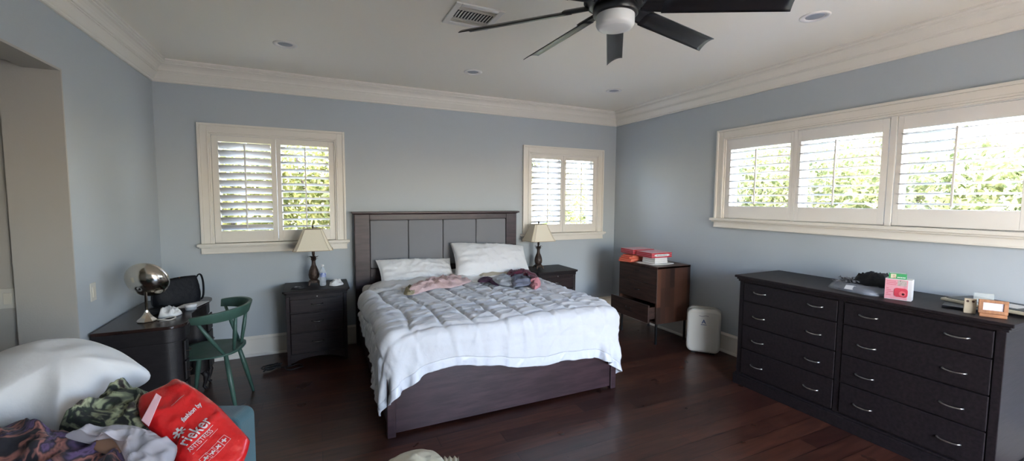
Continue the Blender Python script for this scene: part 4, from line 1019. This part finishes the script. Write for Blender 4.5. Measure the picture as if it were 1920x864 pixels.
# big pillow
pp = [(-110, 700), (-40, 686), (0, 668), (60, 654), (110, 647), (170, 648), (215, 658), (255, 677), (280, 695), (294, 706), (277, 717), (245, 724), (222, 736), (205, 748), (170, 770), (130, 796), (108, 815), (85, 806), (50, 792), (0, 800), (-60, 812), (-120, 815)]
o = puff('pillow', white_f, pxo(pp, (-.9, 2.0, .80), (.08, -.30, 1)), (.08, -.25, 1), .12, None, 7, .016, .012, 5, under=.5, na=120, nr=22, power=.75, smooth_it=24)
tag(o, 'big white pillow on top of the heap in the bottom left corner', 'pillow')
o = puff('green_floral_blouse', patch_mat('green_floral', [(.010, .010, .010), (.012, .015, .012), (.30, .33, .20), (.02, .02, .02), (.02, .03, .018), (.36, .38, .24), (.03, .015, .015), (.015, .02, .012)], 11, seed=3, warp=1), pxo([(112, 812), (125, 795), (170, 770), (205, 745), (240, 728), (262, 738), (290, 745), (285, 775), (275, 805), (240, 812), (180, 818)], (-.7, 1.75, .74), (.05, -.35, 1)), (.05, -.35, 1), .06, None, 3, .02, .040, 15, under=.5, na=130, nr=26, smooth_it=4)
tag(o, 'green and black floral blouse bunched between the big pillow and the red bag', 'clothing')
o = puff('printed_dress', patch_mat('dark_pink_print', [(.008, .007, .012), (.010, .009, .016), (.008, .008, .014), (.010, .008, .016), (.30, .12, .10), (.010, .01, .02), (.10, .06, .15), (.012, .01, .02), (.010, .01, .02), (.36, .15, .12)], 8, seed=8, warp=1.2), pxo([(-60, 830), (0, 806), (45, 789), (80, 808), (115, 812), (150, 822), (195, 822), (235, 835), (245, 870), (240, 940), (100, 960), (-80, 950)], (-.75, 1.45, .715), (.05, -.35, 1)), (.05, -.35, 1), .035, None, 9, .016, .03, 11, under=.6, na=130, nr=24, smooth_it=4)
tag(o, 'dark dress with pink and purple print in the bottom left corner', 'clothing')
o = puff('white_plastic_bag', film_mat('milky_film', (.62, .60, .66), .5), pxo([(120, 818), (160, 808), (210, 801), (245, 800), (285, 812), (310, 828), (333, 837), (325, 870), (300, 910), (262, 930), (240, 880), (225, 845), (205, 822), (165, 826)], (-.55, 1.5, .76), (.05, -.4, 1)), (.05, -.4, 1), .035, None, 5, .012, .02, 18, under=.4, na=130, nr=24, smooth_it=2)
tag(o, 'crumpled translucent white plastic bag left of the red bag', 'bag')
o = puff('brown_card', mat('tan_card', (.22, .12, .075), .7), pxo([(175, 828), (240, 818), (238, 838), (215, 852), (180, 845)], (-.65, 1.5, .762), (.05, -.4, 1)), (.05, -.4, 1), .006, None, 2, .001, .002, 10, under=.5, na=40, nr=6)
tag(o, 'tan paper packet showing through the translucent plastic bag', 'packet')
# red carrier bag
bp0 = Vector((-.37, 1.72, .715)); bn = Vector((.10, -.62, .78)).normalized()
bag = thing('shopping_bag', 'red plastic shopping bag with white lettering on the teal seat', 'shopping bag', (0, 0, 0))
bo = [(327, 710), (343, 715), (359, 724), (391, 746), (417, 768), (445, 798), (466, 821), (467, 836), (456, 866), (430, 900), (380, 935), (345, 900), (325, 868), (331, 839), (305, 822), (280, 805), (264, 788), (258, 765), (262, 744), (280, 734), (311, 720)]
bagb = puff('bag_body', red_m, pxo(bo, bp0, bn), bn, .045, bag, 4, .009, .010, 9, under=1.2, na=120, nr=20, power=.5)
from mathutils.bvhtree import BVHTree
bvh = BVHTree.FromPolygons([v.co.copy() for v in bagb.data.vertices], [tuple(p.vertices) for p in bagb.data.polygons])
def wrap(o, sub=0, lift=.0016):
    me = o.data
    if not sub:
        bm = bmesh.new(); bm.from_mesh(me); bmesh.ops.triangulate(bm, faces=bm.faces)
        for _ in range(3):
            le = [e for e in bm.edges if e.calc_length() > .004]
            if le: bmesh.ops.subdivide_edges(bm, edges=le, cuts=1); bmesh.ops.triangulate(bm, faces=bm.faces)
        bm.to_mesh(me); bm.free()
    if sub:
        bm = bmesh.new(); bm.from_mesh(me); bmesh.ops.subdivide_edges(bm, edges=bm.edges, cuts=sub, use_grid_fill=True); bm.to_mesh(me); bm.free()
    for v in me.vertices:
        h_ = bvh.ray_cast(v.co+bn*.2, -bn)
        if h_[0] is not None: v.co = h_[0]+bn*lift
    return o
L0 = bp0+bn*.055
def bpt(u, v): return onplane(u, v, L0, bn)
b0_ = bpt(349, 838); b1_ = bpt(394, 793); ex = (b1_-b0_).normalized(); ey = bn.cross(ex).normalized()
sz = (b1_-b0_).length
wrap(text('rieker', sz/2.2, 'lettering', wprint, bag, b0_, ex, ey, bold=.0006, off=.010, tall=1.45), 0, .0042)
wrap(text('ANTISTRESS', sz/5.6, 'lettering', wprint, bag, bpt(357, 849), ex, ey, off=.010, tall=1.3), 0, .0042)
wrap(text('fashion by', sz/5.2, 'lettering', wprint, bag, bpt(344, 789), ex, ey, off=.010, bold=.0006, shear=.25, tall=1.3), 0, .0042)
mb = MB()
def strip(a, b, wd, off=.010):
    a = Vector(a)+bn*off; b = Vector(b)+bn*off; d = (b-a).normalized(); s = bn.cross(d)*wd/2
    mb.add([a-s, a+s, b+s, b-s, a-s+bn*.001, a+s+bn*.001, b+s+bn*.001, b-s+bn*.001], [(0, 1, 2, 3), (4, 7, 6, 5), (0, 4, 5, 1), (1, 5, 6, 2), (2, 6, 7, 3), (3, 7, 4, 0)])
for a_, b_, w_ in (((351, 843), (399, 794), .0016), ((361, 852), (408, 800), .0012), ((321, 760), (345, 738), .0015)):
    mb = MB(); strip(bpt(*a_), bpt(*b_), w_); wrap(mb.build('printed_line', wprint, bag), 3)
mb = MB()
# flower mark of five strokes
fc = bpt(335, 806)
for k in range(7):
    a = k*2*math.pi/7+.3; d = ex*math.cos(a)+ey*math.sin(a); strip(fc+d*.004, fc+d*.018, .007)
wrap(mb.build('flower_mark', wprint, bag), 1, .003)
# row of small framed pictograms
for i, (u, v_) in enumerate(((386, 857), (398, 846), (409, 834), (420, 821))):
    mb = MB(); c = bpt(u, v_); q = .0135
    for s in (-1, 1): strip(c-ex*q+ey*q*s, c+ex*q+ey*q*s, .0010); strip(c-ey*q+ex*q*s, c+ey*q+ex*q*s, .0010)
    for k in range(4):
        a = k*1.7+i; d = ex*math.cos(a)+ey*math.sin(a)*.8; strip(c, c+d*.009, .0045)
    wrap(mb.build('pictogram', wprint, bag), 1, .003)
mb = MB(); Ls = bp0+bn*.058
a_, b2, c_, d_ = [onplane(u, v_, Ls, bn) for u, v_ in ((293, 737), (303, 744), (279, 800), (265, 788))]
mb.add([a_, b2, c_, d_]+[p+bn*.003 for p in (a_, b2, c_, d_)], [(0, 1, 2, 3), (4, 7, 6, 5), (0, 4, 5, 1), (1, 5, 6, 2), (2, 6, 7, 3), (3, 7, 4, 0)])
mb.build('strap', mat('pale_pink_plastic', (.70, .42, .46), .4), bag, bevel=.002)
# cream cushion on the floor near the viewer
o = puff('floor_cushion', mat('cream_cotton', (.62, .58, .44), .8, bump=.3), pxo([(720, 875), (738, 861), (765, 850), (790, 845), (812, 847), (828, 858), (836, 872), (840, 910), (810, 960), (760, 965), (715, 930)], (0, 0, .10), (0, 0, 1)), (0, 0, 1), .05, None, 6, .012, .012, 7, under=1.9, na=80, nr=14)
tag(o, 'cream cushion on the floor at the bottom edge of the picture', 'cushion')
mb = MB(); q = [onplane(u, v_, (0, 0, .09), (0, 0, 1)) for u, v_ in ((832, 861), (860, 860), (862, 874), (836, 876))]
vs = []
for lvl in (0, .012):
    for j in range(2):
        for i in range(13):
            a = q[0].lerp(q[1], i/12) if j else q[3].lerp(q[2], i/12); vs.append(a+Vector((0, .006*math.sin(i*1.6), lvl+.006*math.sin(i*1.6))))
fs = []
for i in range(12): fs += [(i, i+1, 14+i, 13+i), (26+i, 39+i, 40+i, 27+i), (i, 26+i, 27+i, i+1), (13+i, 14+i, 40+i, 39+i)]
fs += [(0, 13, 39, 26), (12, 38, 51, 25)]
f_ = mb.add(vs, fs).build('ruffle', MATS['cream_cotton'], o, smooth=True)

# ================================================================== WALL PLATES
def plate(label, M, rocker=True, n=1):
    t = thing('light_switch', label, 'light switch', (0, 0, 0)); t.matrix_world = M
    W_ = .036+.023*(n-1)
    B(-W_, W_, -.006, 0, -.058, .058).build('cover_plate', plast_m, t, bevel=.003)
    for i in range(n):
        x = (i-(n-1)/2)*.046; B(x-.016, x+.016, -.010, -.004, -.033, .033).build('rocker', mat('ivory_rocker', (.68, .64, .55), .4), t, bevel=.002)
plate('single white rocker switch on the left wall near the desk', Matrix(((0, -1, 0, XL), (1, 0, 0, 3.53), (0, 0, 1, .980), (0, 0, 0, 1))))
plate('ivory double switch plate on the wall inside the side opening', Matrix.Translation((-1.63, HY1+.025, 1.003)), n=2)

# ================================================================== OUTSIDE
struct(B(-6, 8, -9, YF-T-.01, -.14, -.02).build('bounce_patio', mat('warm_bounce_stone', (.80, .63, .42), .8, var=.1, bump=.2)))  # unseen slab added to bounce warm sunlight up to the ceiling
gm = mat('lawn', (.22, .20, .12), .9, var=.3, vscale=2.5, bump=.3)
struct(B(-25, 40, -30, 30, -.35, -.13).build('ground_outside', gm))
def leaf_mat(name, c1, c2, tr=.35):
    m = bpy.data.materials.new(name); m.use_nodes = True; nt = m.node_tree; b = nt.nodes['Principled BSDF']; b.inputs['Roughness'].default_value = .5
    g = nt.nodes.new('ShaderNodeNewGeometry'); r = nt.nodes.new('ShaderNodeValToRGB'); n = nt.nodes.new('ShaderNodeTexNoise'); n.inputs['Scale'].default_value = 7
    tc = nt.nodes.new('ShaderNodeTexCoord'); nt.links.new(tc.outputs['Object'], n.inputs[0]); nt.links.new(n.outputs[0], r.inputs[0])
    r.color_ramp.elements[0].color = (*c1, 1); r.color_ramp.elements[0].position = .38; r.color_ramp.elements[1].color = (*c2, 1); r.color_ramp.elements[1].position = .62
    nt.links.new(r.outputs[0], b.inputs['Base Color'])
    t = nt.nodes.new('ShaderNodeBsdfTranslucent'); nt.links.new(r.outputs[0], t.inputs[0]); mx = nt.nodes.new('ShaderNodeMixShader'); mx.inputs[0].default_value = tr
    nt.links.new(b.outputs[0], mx.inputs[1]); nt.links.new(t.outputs[0], mx.inputs[2]); nt.links.new(mx.outputs[0], nt.nodes['Material Output'].inputs[0])
    return m
lm1 = leaf_mat('leaf_lime', (.11, .13, .035), (.40, .38, .15)); lm2 = leaf_mat('leaf_olive', (.20, .22, .05), (.62, .56, .20)); lm3 = leaf_mat('leaf_deep', (.05, .10, .02), (.25, .32, .06))
bark = mat('bark', (.16, .11, .075), .9, bump=.6, bscale=20)
def foliage(name, label, blobs, n, ls, m, trunk=None, seed=1, cat='bush', group=None):
    rng = np.random.default_rng(seed); root = thing(name, label, cat, (0, 0, 0), 0, group)
    vol = np.array([b[3]*b[4]*b[5] for b in blobs])**.67; cnt = (vol/vol.sum()*n).astype(int); V = []; Fc = []
    for (cx, cy, cz, rx, ry, rz_), k in zip(blobs, cnt):
        d = rng.standard_normal((k, 3)); d /= np.linalg.norm(d, axis=1, keepdims=True); rad = rng.random((k, 1))**.35*(1+.12*rng.standard_normal((k, 1)))
        c = np.array((cx, cy, cz))+d*rad*np.array((rx, ry, rz_))
        a = rng.standard_normal((k, 3)); a /= np.linalg.norm(a, axis=1, keepdims=True); b = np.cross(a, rng.standard_normal((k, 3))); b /= np.linalg.norm(b, axis=1, keepdims=True)
        s = ls*(.6+.8*rng.random((k, 1))); w_ = .38
        q = np.stack([c-a*s, c+b*s*w_, c+a*s, c-b*s*w_], 1).reshape(-1, 3); o_ = len(V) and sum(len(x) for x in V) or 0
        V.append(q); Fc.append(np.arange(4*k).reshape(-1, 4)+o_)
    V = np.concatenate(V); Fc = np.concatenate(Fc); V[:, 2] = np.maximum(V[:, 2], -.12)
    me = bpy.data.meshes.new('foliage'); me.vertices.add(len(V)); me.vertices.foreach_set('co', V.ravel()); me.loops.add(Fc.size); me.loops.foreach_set('vertex_index', Fc.ravel())
    me.polygons.add(len(Fc)); me.polygons.foreach_set('loop_start', np.arange(0, Fc.size, 4)); me.polygons.foreach_set('loop_total', np.full(len(Fc), 4)); me.update(); me.validate(); me.materials.append(m)
    o = bpy.data.objects.new('foliage', me); C.objects.link(o); o.parent = root
    mb = MB()
    for t in (trunk or []): mb.tube(t[0], t[1], n=8)
    if trunk: mb.build('trunk', bark, root, smooth=True)
    return root
def stems(x, y, h_, n, seed, r=.035):
    rnd = random.Random(seed); out = []
    for i in range(n):
        dx, dy = rnd.uniform(-.5, .5), rnd.uniform(-.3, .3); out.append(([(x+dx*.1, y+dy*.1, -.14), (x+dx*.5, y+dy*.5, h_*.5), (x+dx, y+dy, h_)], [r, r*.8, r*.4]))
    return out
foliage('garden_bush', 'yellow-green bush outside the left window', [(-1.9, 7.1, 1.3, .75, .6, 1.5), (-1.1, 7.0, 1.6, .7, .6, 1.6), (-.3, 7.2, 1.4, .75, .6, 1.6), (.6, 7.3, 1.5, .8, .6, 1.6)], 24000, .055, lm2, stems(-1.2, 7.0, 2.2, 5, 1)+stems(.2, 7.2, 2.2, 5, 2), 1)
foliage('garden_tree', 'leafy tree with dark branches outside the left pane of the second window', [(3.1, 7.6, 1.9, .7, .6, 1.5), (3.7, 8.2, 2.8, .8, .7, .9)], 4500, .08, lm1, stems(3.3, 7.6, 2.8, 5, 3, .06), 3, 'tree')
foliage('garden_bush', 'low bright bush outside the right pane of the second window', [(5.2, 8.2, .6, .9, .6, .9), (6.2, 8.6, 1.2, .9, .7, 1.2)], 3500, .08, lm2, stems(5.3, 8.2, 1.0, 4, 4), 4)
foliage('garden_hedge', 'long sunlit hedge of shrubs outside the long window', [(10.4, 8.6, 1.5, 1.1, 1.3, 2.0), (10.4, 6.9, 1.4, 1.1, 1.3, 1.9), (10.4, 5.2, 1.2, 1.1, 1.3, 1.75), (10.4, 3.4, 1.1, 1.1, 1.3, 1.65), (10.4, 1.7, .9, 1.1, 1.3, 1.5), (10.4, 0, .85, 1.1, 1.3, 1.4)], 32000, .085, lm1,
        stems(11, 7, 2, 5, 5)+stems(11, 4, 1.8, 5, 6)+stems(11, .8, 1.6, 5, 7), 5, 'hedge')
foliage('garden_tree', 'feathery tree rising above the hedge at the right edge of the long window', [(8.6, 1.0, 2.7, .6, .6, .6), (8.6, .5, 3.2, .7, .7, .8), (8.7, 1.3, 2.0, .4, .4, .5)], 3200, .10, lm3, stems(8.7, .9, 3, 5, 8, .05), 8, 'tree')
foliage('garden_tree', 'tall background tree seen above the hedge in the first panels', [(17, 11.5, 2.6, 1.8, 2.0, 1.9), (17.5, 8.0, 2.2, 1.6, 1.6, 1.6)], 6000, .14, lm2, stems(17, 10, 3, 5, 9, .1), 9, 'tree')
